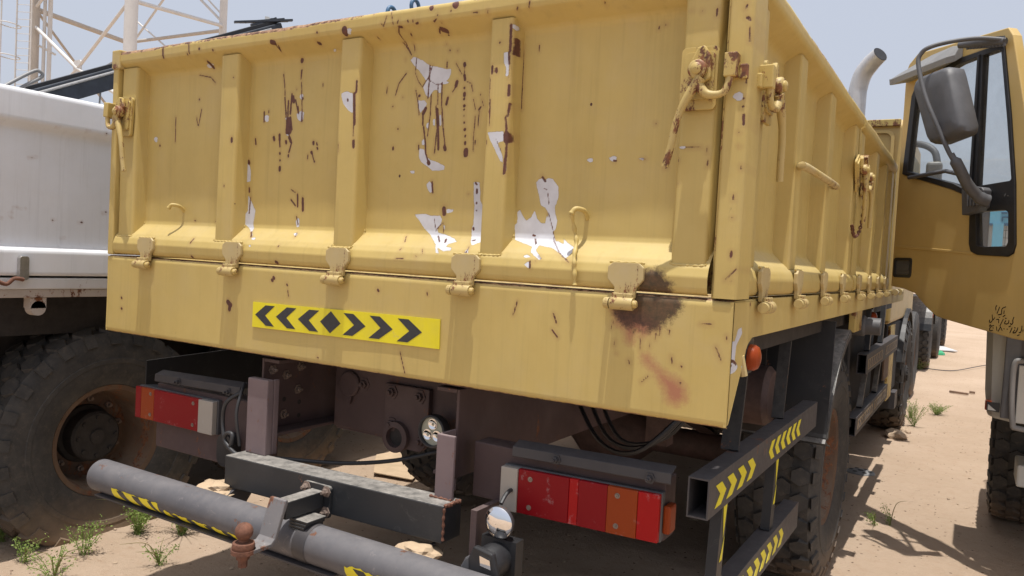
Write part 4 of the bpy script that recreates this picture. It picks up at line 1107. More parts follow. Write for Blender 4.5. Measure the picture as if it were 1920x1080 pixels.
# ---- warning sign on the beam: yellow strip with six chevrons and a diamond
sg = MB(); sg.prism([(-0.386, -0.124), (0.408, -0.116), (0.410, -0.203), (-0.386, -0.210)], 'y', -0.0050, -0.0015)
sign = sg.build('warning_strip', 'yellow', T)
def strip_pt(u, v): # u 0..1 left to right, v 0..1 bottom to top
    return (-0.386+0.795*u, -0.210+0.007*u+v*0.0865)
def shape(pts, name='chevron_print'):
    b = MB(); b.prism([strip_pt(*p) for p in pts], 'y', -0.0056, -0.0052); b.build(name, 'tape_black', sign)
hu = 0.043
for c in (0.075, 0.203, 0.333):
    a = c-0.058; shape([(a, 0.5), (a+0.062, 0.9), (a+0.118, 0.9), (a+0.062, 0.5), (a+0.118, 0.1), (a+0.068, 0.1)])
shape([(0.401, 0.5), (0.458, 0.92), (0.513, 0.5), (0.458, 0.1)], 'diamond_print')
for c in (0.586, 0.722, 0.862):
    a = c+0.058; shape([(a, 0.5), (a-0.066, 0.9), (a-0.118, 0.9), (a-0.060, 0.5), (a-0.118, 0.1), (a-0.066, 0.1)])

# side marker lamps under the beam
for (y, z, x) in ((0.205, -0.150, 1.262), (3.25, -0.163, 1.225)):
    b = MB(); b.box(x-0.06, x-0.016, y-0.035, y+0.045, z-0.045, z+0.05); mk_ = b.build('marker_lamp', 'black', T, bevel=0.008)
    b = MB(); b.lathe([(0.034, -0.016), (0.034, -0.004), (0.028, 0.006), (0.015, 0.011), (0.001, 0.012)], (x, y, z), 'x', 20)
    b.build('lens', 'lens_orange', mk_, smooth=50)
b = MB(); b.tube([(1.243, 0.12, -0.14), (1.252, 0.13, -0.19)], 0.011, 8); b.build('bracket_tab', 'tan_cast', T)
# round air fitting and bracket post under the side beam
b = MB(); b.box(1.205, 1.235, 2.30, 2.55, -0.20, -0.088); b.build('body_bracket', 'tan_worn', T, bevel=0.003)
b = MB(); b.lathe([(0.001, -0.02), (0.048, -0.02), (0.055, -0.008), (0.055, 0.04), (0.045, 0.05), (0.045, 0.12), (0.001, 0.12)], (1.20, 2.62, -0.180), 'x', 22); b.build('filler_cap', 'plastic', T, smooth=35)

# ================================================================== CHASSIS OF THE TAN TRUCK
def bolt(parent, p, axis='y', s=0.012, mat='bolt', sgn=-1):
    b = MB(); b.lathe([(s*1.7, 0), (s*1.7, 0.003*sgn), (s, 0.003*sgn), (s, 0.013*sgn), (s*0.55, 0.014*sgn), (s*0.5, 0.024*sgn), (0.001, 0.024*sgn)], p, axis, 6)
    return b.build('bolt', mat, parent)
# main rails: C sections, web outside, open towards the middle
for sx in (-1, 1):
    b = MB(); x = sx*0.43
    b.box(min(x, x-sx*0.010), max(x, x-sx*0.010), 0.085, 7.2, -0.600, -0.330)
    x0, x1 = sorted((x-sx*0.0105, x-sx*0.085)); b.box(x0, x1, 0.085, 7.2, -0.342, -0.330); b.box(x0, x1, 0.085, 7.2, -0.600, -0.588)
    fr = b.build('frame_rail', 'purple', F, bevel=0.002)
    x = x-sx*0.010
    for (y, z) in ((0.125, -0.375), (0.19, -0.40), (0.26, -0.375), (0.125, -0.555), (0.185, -0.545), (0.25, -0.46)):
        bolt(fr, (x, y, z), 'x', 0.011, 'bolt', -sx)
    h = MB()
    for (y, z) in ((0.125, -0.44), (0.125, -0.50), (0.185, -0.49), (0.26, -0.51), (0.26, -0.56), (0.6, -0.4), (0.6, -0.46), (0.7, -0.43), (0.8, -0.5), (0.95, -0.4), (1.0, -0.5), (1.15, -0.44)):
        h.lathe([(0.001, 0.0), (0.009, 0.0)], (x-sx*0.001, y, z), 'x', 10)
    h.build('bolt_hole', 'dark', fr)
# cross member between the rails and the towing plate
b = MB(); b.box(-0.335, 0.335, 0.36, 0.372, -0.60, -0.36); b.box(-0.335, 0.335, 0.3725, 0.44, -0.372, -0.360); b.box(-0.335, 0.335, 0.3725, 0.44, -0.612, -0.600)
cm = b.build('cross_member', 'purple', F, bevel=0.003)
b = MB(); b.prism([(-0.07, -0.40), (0.13, -0.40), (0.13, -0.60), (0.10, -0.625), (-0.05, -0.625), (-0.07, -0.60)], 'y', 0.335, 0.3595)
tp = b.build('towing_plate', 'purple', F, bevel=0.004)
b = MB(); b.lathe([(0.055, 0), (0.055, -0.02), (0.036, -0.022), (0.034, 0.01)], (0.0, 0.335, -0.585), 'y', 28); b.build('towing_eye', 'purple', tp, smooth=40)
b = MB(); b.lathe([(0.001, -0.001), (0.034, -0.001)], (0.0, 0.334, -0.585), 'y', 20); b.build('eye_opening', 'dark', tp)
for x, z in ((-0.03, -0.545), (0.105, -0.585), (-0.035, -0.43), (0.09, -0.43)): bolt(tp, (x, 0.334, z), 'y', 0.016, 'purple')
b = MB(); b.lathe([(0.001, -0.016), (0.042, -0.016), (0.048, -0.01), (0.048, 0.0)], (-0.255, 0.358, -0.43), 'y', 22); b.prism([(-0.275, -0.455), (-0.235, -0.455), (-0.245, -0.505), (-0.27, -0.50)], 'y', 0.345, 0.352)
b.build('tie_down_eye', 'purple', cm, smooth=40)
bolt(cm, (-0.19, 0.36, -0.425), 'y', 0.016, 'purple')
b = MB(); b.lathe([(0.001, -0.014), (0.042, -0.014), (0.046, -0.008), (0.046, 0.0)], (0.285, 0.358, -0.46), 'y', 22); b.build('tie_down_eye', 'purple', cm, smooth=40)
# hanging round light with three reflectors
b = MB(); b.lathe([(0.001, 0.03), (0.045, 0.028), (0.055, 0.010), (0.055, -0.022), (0.050, -0.026), (0.047, -0.018)], (0.195, 0.29, -0.525), 'y', 32)
rl = b.build('reversing_light', 'plastic', F, smooth=40, label='round reversing light with three reflectors')
b = MB(); b.lathe([(0.001, -0.012), (0.048, -0.012)], (0.195, 0.29, -0.525), 'y', 32); b.build('face', 'lens_led', rl)
for a in (90, 215, 325):
    x = 0.195+0.024*math.cos(math.radians(a)); z = -0.525+0.024*math.sin(math.radians(a))
    b = MB(); b.lathe([(0.0175, -0.0145), (0.016, -0.0135), (0.006, -0.0125)], (x, 0.29, z), 'y', 20)
    b.lathe([(0.0185, -0.0125), (0.0185, -0.0155), (0.0172, -0.0155)], (x, 0.29, z), 'y', 20); b.build('reflector', 'chrome', rl, smooth=40)
# cross tube carrying the lamps, its left end in older brown paint
b = MB(); b.box(0.479, 1.08, 0.105, 0.185, -0.645, -0.480); lb = b.build('lamp_beam', 'purple', F, bevel=0.004)
b = MB(); b.box(-1.045, -0.44, 0.10, 0.185, -0.755, -0.50); lb2 = b.build('lamp_beam', 'purple', F, bevel=0.004, label='brown lamp carrier plate behind the left tail lamp')
b = MB(); b.prism(rrect(-0.62, -0.54, -0.745, -0.625, 0.035, 5), 'y', 0.055, 0.099); b.build('rubber_buffer', 'rubber_seal', lb2, bevel=0.006)
# lamp brackets: folded plates above each lamp
for (x0, x1, zl, zr, y) in ((0.635, 1.105, -0.462, -0.452, 0.065), (-1.035, -0.535, -0.462, -0.450, 0.08)):
    b = MB()
    v = [(x0, y, zl), (x1, y, zr), (x1, y+0.035, zr+0.014), (x0, y+0.035, zl+0.014), (x0, y-0.002, zl-0.026), (x1, y-0.002, zr-0.026)]
    v2 = [(a, b_+0.004, c-0.004) for a, b_, c in v]
    b.add(v+v2, [(0,1,2,3), (0,4,5,1), (6,9,8,7), (6,7,11,10), (3,2,8,9), (4,10,11,5), (0,3,9,6), (1,7,8,2), (0,6,10,4), (1,5,11,7)])
    br = b.build('lamp_bracket', 'black_rail', F, bevel=0.001)
    for fx in (0.3, 0.88): bolt(br, (x0+(x1-x0)*fx, y-0.001, zl-0.012), 'y', 0.009, 'black_rail')
# tail lamps
def tail_lamp(x0, x1, zt, zb, y, segs, tilt, label):
    L = part('tail_lamp', F); L['label'] = label
    sl = lambda x: (x-x0)*tilt
    def seg(name, a, c, mat, pro=0.0, inset=0.0):
        b = MB(); A = x0+(x1-x0)*a; C_ = x0+(x1-x0)*c
        d0 = y-pro; za = zt+sl(A)-inset; zc = zt+sl(C_)-inset; ya = zb+sl(A)+inset; yc = zb+sl(C_)+inset
        v = [(A, d0, ya), (C_, d0, yc), (C_, d0, zc), (A, d0, za), (A, y+0.012, ya), (C_, y+0.012, yc), (C_, y+0.012, zc), (A, y+0.012, za)]
        b.add(v, [(0,1,2,3), (7,6,5,4), (0,4,5,1), (1,5,6,2), (2,6,7,3), (3,7,4,0)])
        return b.build(name, mat, L, bevel=0.0025)
    for i, (a, c, mat) in enumerate(segs):
        seg('lens', a+(0.0005 if i else 0), c, mat, 0.010 if mat == 'lens_clear' else (0.0035 if mat == 'lens_red2' else 0.005))
    b = MB(); v = []
    for yy, g in ((y+0.0125, 0.0), (y+0.016, 0.003), (y+0.085, -0.004)):
        v += [(x0-g, yy, zb-g), (x1+g, yy, zb+sl(x1)-g), (x1+g, yy, zt+sl(x1)+g), (x0-g, yy, zt+g)]
    b.add(v, [(0,1,2,3), (8,11,10,9)]+[(i, i+4, (i+1) % 4+4, (i+1) % 4) for i in range(4)]+[(i+4, i+8, (i+1) % 4+8, (i+1) % 4+4) for i in range(4)])
    b.build('housing', 'plastic', L, bevel=0.003)
    return L
SEG = [(0.0, 0.115, 'lens_clear'), (0.115, 0.455, 'lens_red'), (0.455, 0.515, 'lens_red2'), (0.515, 0.695, 'lens_red'), (0.695, 0.875, 'lens_orange'), (0.875, 1.0, 'lens_red2')]
tl = tail_lamp(0.604, 1.078, -0.523, -0.649, 0.068, SEG, 0.022, 'right tail lamp, white end inwards')
for fx, z in ((0.20, -0.545), (0.20, -0.625), (0.757, -0.537), (0.757, -0.618)):
    b = MB(); b.lathe([(0.0075, 0), (0.0075, -0.001), (0.004, -0.001), (0.004, -0.004), (0.001, -0.004)], (0.604+0.474*fx, 0.0628, z), 'y', 12); b.build('screw', 'bolt', tl)
b = MB(); b.box(1.0795, 1.10, 0.09, 0.14, -0.62, -0.545); b.build('side_lens', 'lens_orange', tl, bevel=0.006)
SEGL = [(0.0, 0.075, 'lens_red'), (0.075, 0.25, 'lens_orange'), (0.25, 0.828, 'lens_red'), (0.828, 1.0, 'lens_clear')]
tl2 = tail_lamp(-1.132, -0.655, -0.520, -0.645, 0.068, SEGL, 0.004, 'left tail lamp, white end inwards')
for fx, z in ((0.205, -0.54), (0.755, -0.54), (0.755, -0.622), (0.205, -0.622)):
    b = MB(); b.lathe([(0.0075, 0), (0.0075, -0.001), (0.004, -0.001), (0.004, -0.004), (0.001, -0.004)], (-1.132+0.477*fx, 0.0628, z), 'y', 12); b.build('screw', 'bolt', tl2)
# dark guard plate behind the left lamp
b = MB(); b.prism([(0.14, -0.430), (0.9, -0.40), (0.9, -0.60), (0.14, -0.62)], 'x', -1.186, -1.180); b.box(-1.18, -0.45, 0.9, 0.905, -0.62, -0.31)
b.build('splash_plate', 'black', F)
# uprights carrying the drawbar
b = MB(); b.box(-0.425, -0.325, 0.020, 0.050, -0.655, -0.392); b.box(-0.3345, -0.325, 0.0505, 0.075, -0.655, -0.392); b.build('upright', 'purple_light', F, bevel=0.004)
b = MB(); b.box(0.415, 0.478, 0.000, 0.012, -0.640, -0.450); b.box(0.415, 0.424, 0.0125, 0.10, -0.640, -0.450); b.build('upright', 'purple_light', F, bevel=0.003)
# black cross bar
def bar(x0, x1, y0, y1, z0l, z1l, dz, name, mat):
    b = MB(); v = []
    for x, d in ((x0, 0), (x1, dz)): v += [(x, y0, z0l+d), (x, y1, z0l+d), (x, y1, z1l+d), (x, y0, z1l+d)]
    b.add(v, [(0,1,2,3), (7,6,5,4), (0,4,5,1), (1,5,6,2), (2,6,7,3), (3,7,4,0)]); return b.build(name, mat, F, bevel=0.004)
cb = bar(-0.440, 0.488, -0.052, 0.040, -0.765, -0.656, 0.018, 'cross_bar', 'black')
w = MB(); pts = [(0.489, -0.048+0.006*i, -0.640+0.002*math.sin(i*2)) for i in range(14)]
w.tube(pts, [0.005+0.003*math.sin(i*2.7) for i in range(14)], 6, 0); w.tube([(0.489, -0.050+0.001*math.sin(i), -0.645-0.007*i) for i in range(14)], [0.004+0.002*math.sin(i*2.1) for i in range(14)], 6)
w.tube([(0.40+0.006*i, 0.0, -0.6375+0.001*math.sin(i)) for i in range(14)], [0.004+0.002*math.sin(i*2.1) for i in range(14)], 6)
w.build('weld_bead', 'rust', cb, smooth=50)
# side arms of the crossbar carrying the pipe
for x in (-0.40, 0.43):
    b = MB(); b.prism([(0.03, -0.765), (0.05, -0.765), (-0.06, -0.90), (-0.16, -0.86), (-0.12, -0.80), (-0.04, -0.765)], 'x', x, x+0.012); b.build('pipe_bracket', 'black_rail', F)
# pipe bumper
b = MB(); PX = [-1.02, -0.99, 0.99, 1.02]; n = 28
b.lathe([(0.050, -1.015), (0.058, -1.020), (0.058, 1.02), (0.050, 1.015)], (0, -0.135, -0.818), 'x', 40)
b.lathe([(0.001, -1.0), (0.050, -1.0)], (0, -0.135, -0.818), 'x', 40)
pipe = b.build('pipe_bumper', 'grey_pipe', F, smooth=40, label='grey round bumper pipe with peeling hazard tape')
b = MB(); b.box(-0.98, 0.20, -0.185, -0.12, -0.877, -0.8715); b.build('flat_bar', 'black_rail', pipe)
b = MB(); b.lathe([(0.0592, 0.042), (0.060, 0.048), (0.060, 0.088), (0.0592, 0.094)], (0, -0.135, -0.818), 'x', 40); b.build('clamp_band', 'black_rail', pipe, smooth=40)
def pipe_patch(x0, x1, a0, a1, mat, name, skew=0.0, jag=0.0, r=0.0589, nx=None):
    # a strip of tape lying on the pipe; angles in degrees, 180 = facing backwards, 270 = down
    nx = nx or max(2, int(abs(x1-x0)/0.01)); na = 8; b = MB(); v = []
    for i in range(nx+1):
        for j in range(na+1):
            t = j/na; x = x0+(x1-x0)*i/nx+skew*(t)
            aa = a0+(a1-a0)*t
            if j == 0 and jag: aa += jag*noise.noise(Vector((x*40, 3, 1)))*12
            a = math.radians(aa); v.append((x, -0.135+r*math.cos(a), -0.818+r*math.sin(a)))
    f = [(i*(na+1)+j, (i+1)*(na+1)+j, (i+1)*(na+1)+j+1, i*(na+1)+j+1) for i in range(nx) for j in range(na)]
    b.add(v, f); return b.build(name, mat, pipe, smooth=60)
def stripes(x0, x1, a0, a1, n, skew, jag=0.8):
    t = pipe_patch(x0, x1, a0, a1, 'yellow', 'hazard_tape', 0, jag)
    w = (x1-x0)/n
    for k in range(n):
        s0 = x0+w*(k+0.35); pipe_patch(s0, min(s0+w*0.45, x1-max(skew, 0)), a0+2, a1-1, 'tape_black', 'stripe_print', skew, 0, 0.0593, 4)
stripes(-0.865, -0.60, 186, 232, 3, 0.035)
stripes(-0.575, -0.13, 208, 240, 5, 0.02, 1.4)
stripes(0.255, 0.62, 182, 232, 4, 0.05, 1.0)
stripes(0.66, 1.0, 182, 232, 4, 0.05, 0.8)
# rubble lying on the pipe
# towing bracket and ball
tb = part('tow_hitch', F)
b = MB(); b.prism(rrect(-0.052, 0.066, -0.765, -0.665, 0.012), 'y', -0.062, -0.0525); b.build('flange', 'black', tb, bevel=0.002)
for x, z in ((-0.036, -0.682), (0.050, -0.682), (0.050, -0.746)): bolt(tb, (x, -0.0625, z), 'y', 0.0105)
b = MB(); b.box(-0.012, 0.038, -0.215, -0.0625, -0.735, -0.682); b.build('arm', 'black', tb, bevel=0.003)
b = MB(); prof = [(-0.2155, -0.672), (-0.226, -0.672), (-0.262, -0.775), (-0.275, -0.787), (-0.345, -0.787), (-0.345, -0.799), (-0.270, -0.799), (-0.252, -0.785), (-0.2155, -0.684)]
b.prism(prof, 'x', -0.020, 0.046); b.build('drop_plate', 'hitch', tb, bevel=0.003)
b = MB(); b.lathe([(0.034, -0.345+0.345), (0.034, 0.012)], (0.013, -0.345, -0.799), 'z', 24, caps=True); b.build('plate_end', 'rust', tb)
b = MB(); sph = [(0.0255*math.sin(math.radians(a)), 0.038-0.0255*math.cos(math.radians(a))+0.011) for a in range(180, 35, -12)]
b.lathe([(0.001, 0.0745)]+sph[1:]+[(0.014, 0.028), (0.014, 0.020), (0.030, 0.018), (0.032, 0.008), (0.030, 0.0)], (0.013, -0.345, -0.7868), 'z', 32)
b.lathe([(0.019, -0.0125), (0.019, -0.030), (0.013, -0.031), (0.013, -0.052), (0.001, -0.052)], (0.013, -0.345, -0.7868), 'z', 6)
b.build('tow_ball', 'rust', tb, smooth=35)
b = MB()
for k in range(4): b.box(0.010, 0.085-0.006*k, -0.175, -0.095, -0.7400-0.010*(k+1), -0.7400-0.010*k-0.002)
b.build('spacer_stack', 'black', tb, bevel=0.002)
b = MB(); pts = [(0.03, -0.11, -0.78), (0.03, -0.10, -0.90)]; b.tube(pts, 0.02, 8); b.build('strap', 'black_rail', tb)
# work lamp with chrome reflector, hanging under the beam; socket below it
b = MB(); c0 = (0.655, -0.02, -0.655)
b.lathe([(0.001, 0.03), (0.03, 0.026), (0.044, 0.008), (0.0455, -0.004), (0.043, -0.006)], c0, 'y', 32)
wl_ = b.build('work_lamp', 'black_rail', F, smooth=40, label='small round lamp with bare chrome reflector')
b = MB(); b.lathe([(0.044, -0.0062), (0.042, -0.0085), (0.030, -0.014), (0.014, -0.018), (0.001, -0.019)], c0, 'y', 40); 
rf = b.build('reflector', 'chrome', wl_, smooth=60)
b = MB(); b.tube(smooth_path([(0.645, 0.0, -0.61), (0.642, 0.05, -0.585), (0.64, 0.16, -0.6)], 4), 0.006, 8); b.build('stem', 'cable', wl_)
sk = part('trailer_socket', F); sk['label'] = 'black flip-lid trailer socket below the round lamp'
b = MB(); b.lathe([(0.001, -0.06), (0.040, -0.06), (0.046, -0.05), (0.046, 0.03), (0.038, 0.05), (0.001, 0.05)], (0.655, -0.03, -0.755), 'y', 20)
b.box(0.60, 0.712, -0.02, 0.02, -0.81, -0.70); b.build('body', 'rubber_seal', sk, smooth=35)
b = MB(); b.prism([(0.628, -0.702), (0.690, -0.712), (0.715, -0.79), (0.70, -0.835), (0.62, -0.80), (0.612, -0.74)], 'y', -0.105, -0.085); b.build('lid', 'rubber_seal', sk, bevel=0.006)
b = MB(); b.prism([(0.652, -0.722), (0.684, -0.728), (0.689, -0.752), (0.655, -0.748)], 'y', -0.108, -0.1055); b.build('spring_clip', 'chrome', sk)
b = MB(); b.prism([(0.600, -0.742), (0.618, -0.730), (0.618, -0.795), (0.585, -0.80), (0.583, -0.775)], 'y', -0.10, -0.06); b.build('hinge_lug', 'plastic', sk, bevel=0.005)
b = MB(); b.tube([(0.62, -0.05, -0.80), (0.60, -0.02, -0.90)], 0.012, 8); b.build('stem', 'cable', sk)
b = MB(); b.box(0.56, 0.58, -0.02, 0.16, -0.80, -0.64); b.build('socket_arm', 'purple', F)
# cables
b = MB(); b.tube(smooth_path([(-0.50, 0.06, -0.46), (-0.545, 0.03, -0.50), (-0.56, 0.03, -0.57), (-0.53, 0.02, -0.64), (-0.48, 0.0, -0.645), (-0.47, 0.0, -0.60), (-0.50, 0.0, -0.60), (-0.505, 0.0, -0.63), (-0.42, -0.0, -0.668), (-0.30, 0.06, -0.665), (-0.10, 0.16, -0.665), (0.06, 0.26, -0.645), (0.2, 0.34, -0.60)], 6), 0.0075, 8)
b.build('cable', 'cable', F, smooth=60)
b = MB(); b.tube(smooth_path([(-0.50, 0.07, -0.43), (-0.47, 0.03, -0.46), (-0.465, 0.01, -0.53), (-0.455, 0.02, -0.64)], 5), 0.006, 8); b.build('cable', 'cable', F, smooth=60)
for k in range(3):
    b = MB(); b.tube(smooth_path([(0.42, 0.9+0.1*k, -0.45), (0.62, 0.7+0.1*k, -0.56-0.015*k), (0.80, 0.6+0.15*k, -0.55), (0.92, 0.7+0.1*k, -0.42+0.02*k)], 6), 0.008, 6); b.build('brake_hose', 'cable', F, smooth=60)
# axle, springs, tanks
ax = part('rear_axle', F)
b = MB(); b.lathe([(0.001, -1.0), (0.075, -1.0), (0.075, -0.25), (0.10, -0.22), (0.19, -0.12), (0.20, 0.0), (0.19, 0.12), (0.10, 0.22), (0.075, 0.25), (0.075, 1.0), (0.001, 1.0)], (0, 2.29, -0.88), 'x', 24); b.build('axle_casing', 'brown', ax, smooth=40)
b = MB(); b.lathe([(0.05, 0.0), (0.17, 0.02), (0.18, 0.05), (0.10, 0.12)], (0, 2.47, -0.88), 'y', 20); b.build('differential_cover', 'brown', ax, smooth=40)
for sx in (-1, 1):
    for k in range(7):
        L_ = 0.75-0.09*k; b = MB(); zc = -0.70-0.018*k
        b.tube([(sx*0.56, 2.29+t*L_, zc+0.10*t*t) for t in np.linspace(-1, 1, 9)], 0.008, 4)
        p_ = MB(); vv = []
        for t in np.linspace(-1, 1, 9):
            for dx, dz in ((-0.045, 0), (0.045, 0), (0.045, 0.015), (-0.045, 0.015)): vv.append((sx*0.56+dx, 2.29+t*L_, zc+0.10*t*t+dz))
        p_.add(vv, [(i*4+j, i*4+(j+1) % 4, i*4+4+(j+1) % 4, i*4+4+j) for i in range(8) for j in range(4)]+[(0, 1, 2, 3), (32, 35, 34, 33)])
        p_.build('spring_leaf', 'brown', ax)
    
    for yy in (1.45, 3.05):
        b = MB(); b.box(sx*0.56-0.05, sx*0.56+0.05, yy, yy+0.08, -0.72, -0.33); b.build('spring_hanger', 'brown', F)
b = MB(); b.lathe([(0.001, -0.35), (0.10, -0.35), (0.12, -0.33), (0.12, 0.33), (0.10, 0.35), (0.001, 0.35)], (0.72, 1.35, -0.42), 'x', 20); b.build('air_tank', 'brown', F, smooth=40)
b = MB(); b.box(-0.42, 0.42, 1.1, 1.16, -0.58, -0.34); b.box(-0.42, 0.42, 3.2, 3.26, -0.58, -0.34); b.box(-1.1, 1.1, 0.75, 0.81, -0.26, -0.17); b.box(-1.1, 1.1, 1.9, 1.96, -0.26, -0.17); b.box(-1.1, 1.1, 3.0, 3.06, -0.26, -0.17); b.build('body_bearer', 'brown', F)
for sx in (-1, 1):
    b = MB(); b.box(sx*0.40-0.05, sx*0.40+0.05, 0.10, 4.8, -0.325, -0.17); b.build('subframe_rail', 'brown', F)
b = MB(); b.box(-1.18, 1.18, 0.10, 3.68, -0.168, -0.12); b.build('floor_underside', 'dark', F)
b = MB(); b.box(-1.15, 1.15, 3.73, 5.15, -0.16, -0.10); b.build('shade_plate', 'dark', F)  # added plate, keeps sun off the ground between bed and cab
b = MB(); b.box(-1.0, 1.0, 1.50, 1.51, -0.60, -0.17); b.build('underbody_blocker', 'dark', F); b = MB(); b.box(-1.1, 1.1, 5.1, 5.12, -1.0, -0.16); b.build('underbody_blocker', 'dark', F)  # added dark plates, block the sunlit sand from showing under the truck
b = MB(); b.box(0.55, 1.13, 2.98, 4.2, -0.75, -0.14); b.build('battery_box', 'dark', F, bevel=0.01)
b = MB(); b.box(-1.1, -0.5, 2.98, 4.6, -0.85, -0.2); b.build('fuel_tank', 'brown', F, bevel=0.05)
# wheels
make_wheel(F, (1.01, 2.29, -0.875), side=1, hub=(0.12, 0.07), depth=0.02, hub_mat='rust_rim')
make_wheel(F, (-1.01, 2.29, -0.875), side=-1, hub=(0.12, 0.07), depth=0.02)
make_wheel(F, (1.00, 6.95, -0.875), side=1, N=26, hub=(0.09, 0.12), depth=0.06)
make_wheel(F, (-1.00, 6.95, -0.875), side=-1, N=26, lug=False)
# mudguards
def guard(sx, y, r0_, a0, a1, x0, x1, z):
    b = MB(); n = 16; v = []
    for i in range(n+1):
        a = math.radians(a0+(a1-a0)*i/n); 
        for rr in (r0_, r0_+0.006):
            for xx in (x0, x1): v.append((xx, y+rr*math.cos(a), z+rr*math.sin(a)))
    f = [(i*4+a, i*4+c, i*4+4+c, i*4+4+a) for i in range(n) for a, c in ((0, 1), (1, 3), (3, 2), (2, 0))]+[(0, 1, 3, 2), (n*4, n*4+2, n*4+3, n*4+1)]
    b.add(v, f)
    # turned outer lip
    b.prism([(y+(r0_+q)*math.cos(math.radians(a0+(a1-a0)*i/n)), z+(r0_+q)*math.sin(math.radians(a0+(a1-a0)*i/n))) for q, rg in ((0.0, range(n+1)), (-0.03, range(n, -1, -1))) for i in rg], 'x', x1+0.0005 if sx > 0 else x0-0.004, x1+0.004 if sx > 0 else x0-0.0005)
    return b
for sx in (1, -1):
    xa, xb = sorted((sx*0.80, sx*1.235))
    g_ = guard(sx, 2.29, 0.70, 100, 158, xa, xb, -0.875)
    g_.build('mudguard', 'black', F)
    b = MB()   # straight rear flap with a folded foot
    b.prism([(1.640, -0.615), (1.645, -0.612), (1.700, -0.12), (1.692, -0.12)], 'x', xa, xb)
    b.prism([(1.640, -0.612), (1.62, -0.632), (1.76, -0.668), (1.76, -0.664), (1.642, -0.628)], 'x', xa, xb)
    b.build('mud_flap', 'black', F, bevel=0.001)
b = MB(); b.box(0.60, 1.15, 2.78, 2.792, -0.56, -0.09); b.build('rubber_flap', 'rubber_seal', F)
b = MB(); b.tube([(1.14, 2.80, -0.12), (1.16, 2.82, -0.70)], 0.008, 6); b.build('flap_rod', 'black_rail', F)

# ---- side under-run rails
def hollow(y0, y1, z0, z1, x0, x1, name, mat='black_rail', dz=0.0):
    b = MB(); t = 0.004
    v = []
    for y, d in ((y0, 0), (y1, dz)):
        for q in (0, t): v += [(x0+q, y, z0+q+d), (x1-q, y, z0+q+d), (x1-q, y, z1-q+d), (x0+q, y, z1-q+d)]
    f = [(i, (i+1) % 4, (i+1) % 4+8, i+8) for i in range(4)]+[(i+4, i+12, (i+1) % 4+12, (i+1) % 4+4) for i in range(4)]
    f += [(i, i+4, (i+1) % 4+4, (i+1) % 4) for i in range(4)]+[(12, 13, 14, 15), (8, 9, 13, 12), (9, 10, 14, 13), (10, 11, 15, 14), (11, 8, 12, 15)]
    b.add(v, f); return b.build(name, mat, F)
r1 = hollow(0.030, 1.500, -0.540, -0.440, 1.160, 1.2135, 'under_run_rail')
r2 = hollow(0.030, 1.230, -0.880, -0.785, 1.160, 1.2135, 'under_run_rail')
r3 = hollow(3.02, 5.02, -0.482, -0.368, 1.170, 1.222, 'under_run_rail', 'black_rail')
r4 = hollow(2.72, 4.42, -0.790, -0.690, 1.170, 1.222, 'under_run_rail', 'black_rail')
def chevrons(parent, x, y0, y1, z0, z1, n, direction, mat='yellow'):
    w = (y1-y0)/n; pts = []
    for k in range(n):
        a = y0+w*k; h = (z0+z1)/2; s_ = w*0.42; lw = w*0.52
        b = MB()
        if direction > 0: q = [(a, z0), (a+lw, z0), (a+lw+s_, h), (a+lw, z1), (a, z1), (a+s_, h)]
        else: q = [(a+s_, z0), (a+lw+s_, z0), (a+lw, h), (a+lw+s_, z1), (a+s_, z1), (a, h)]
        b.prism(q, 'x', x, x+0.0008); b.build('chevron_tape', mat, parent)
chevrons(r1, 1.2138, 0.085, 0.50, -0.524, -0.466, 4, 1)
chevrons(r1, 1.2138, 0.660, 1.170, -0.518, -0.460, 6, -1)
chevrons(r2, 1.2138, 0.30, 0.98, -0.862, -0.805, 8, 1)
for (r_, ya, yb, z0, z1) in ((r3, 3.1, 3.9, -0.462, -0.40), (r3, 4.1, 4.95, -0.455, -0.395), (r4, 2.8, 3.5, -0.765, -0.71), (r4, 3.6, 4.3, -0.765, -0.71)):
    b = MB(); b.box(1.2223, 1.2228, ya, yb, z0, z1); t_ = b.build('faded_tape', 'pale_tape', r_)
    chevrons(r_, 1.2229, ya+0.02, yb-0.02, z0+0.006, z1-0.006, 8, 1, 'plastic')
# struts and rungs
for p0, p1, w_, h_ in (((1.15, 0.52, -0.10), (1.165, 0.38, -0.438), 0.05, 0.012), ((1.15, 1.14, -0.10), (1.165, 0.99, -0.438), 0.04, 0.012)):
    b = MB(); b.beam(p0, p1, w_, h_, upv=(0, 1, 0)); b.build('strut', 'black', F)
for y, dy in ((0.235, -0.03), (0.86, -0.03)):
    b = MB(); b.beam((1.186, y, -0.5405), (1.186, y+dy, -0.7845), 0.030, 0.05, upv=(0, 1, 0)); rg_ = b.build('rung', 'black', F)
    b = MB(); b.prism([(y-0.018, -0.545), (y+0.018, -0.545), (y-0.006, -0.64)], 'x', 1.2015, 1.2022); b.prism([(y+0.006, -0.64), (y-0.03, -0.70), (y-0.005, -0.70)], 'x', 1.2015, 1.2022); b.build('tape_shard', 'yellow', rg_)
for y in (3.35, 4.1):
    b = MB(); b.beam((1.19, y, -0.10), (1.19, y-0.08, -0.368), 0.03, 0.05, upv=(0, 1, 0)); b.beam((1.19, y-0.08, -0.4825), (1.19, y-0.25, -0.69), 0.03, 0.03, upv=(0, 1, 0)); b.build('strut', 'black', F)
b = MB(); b.box(1.19, 1.20, 4.3, 4.65, -0.66, -0.4825); b.build('number_plate', 'wood', F)

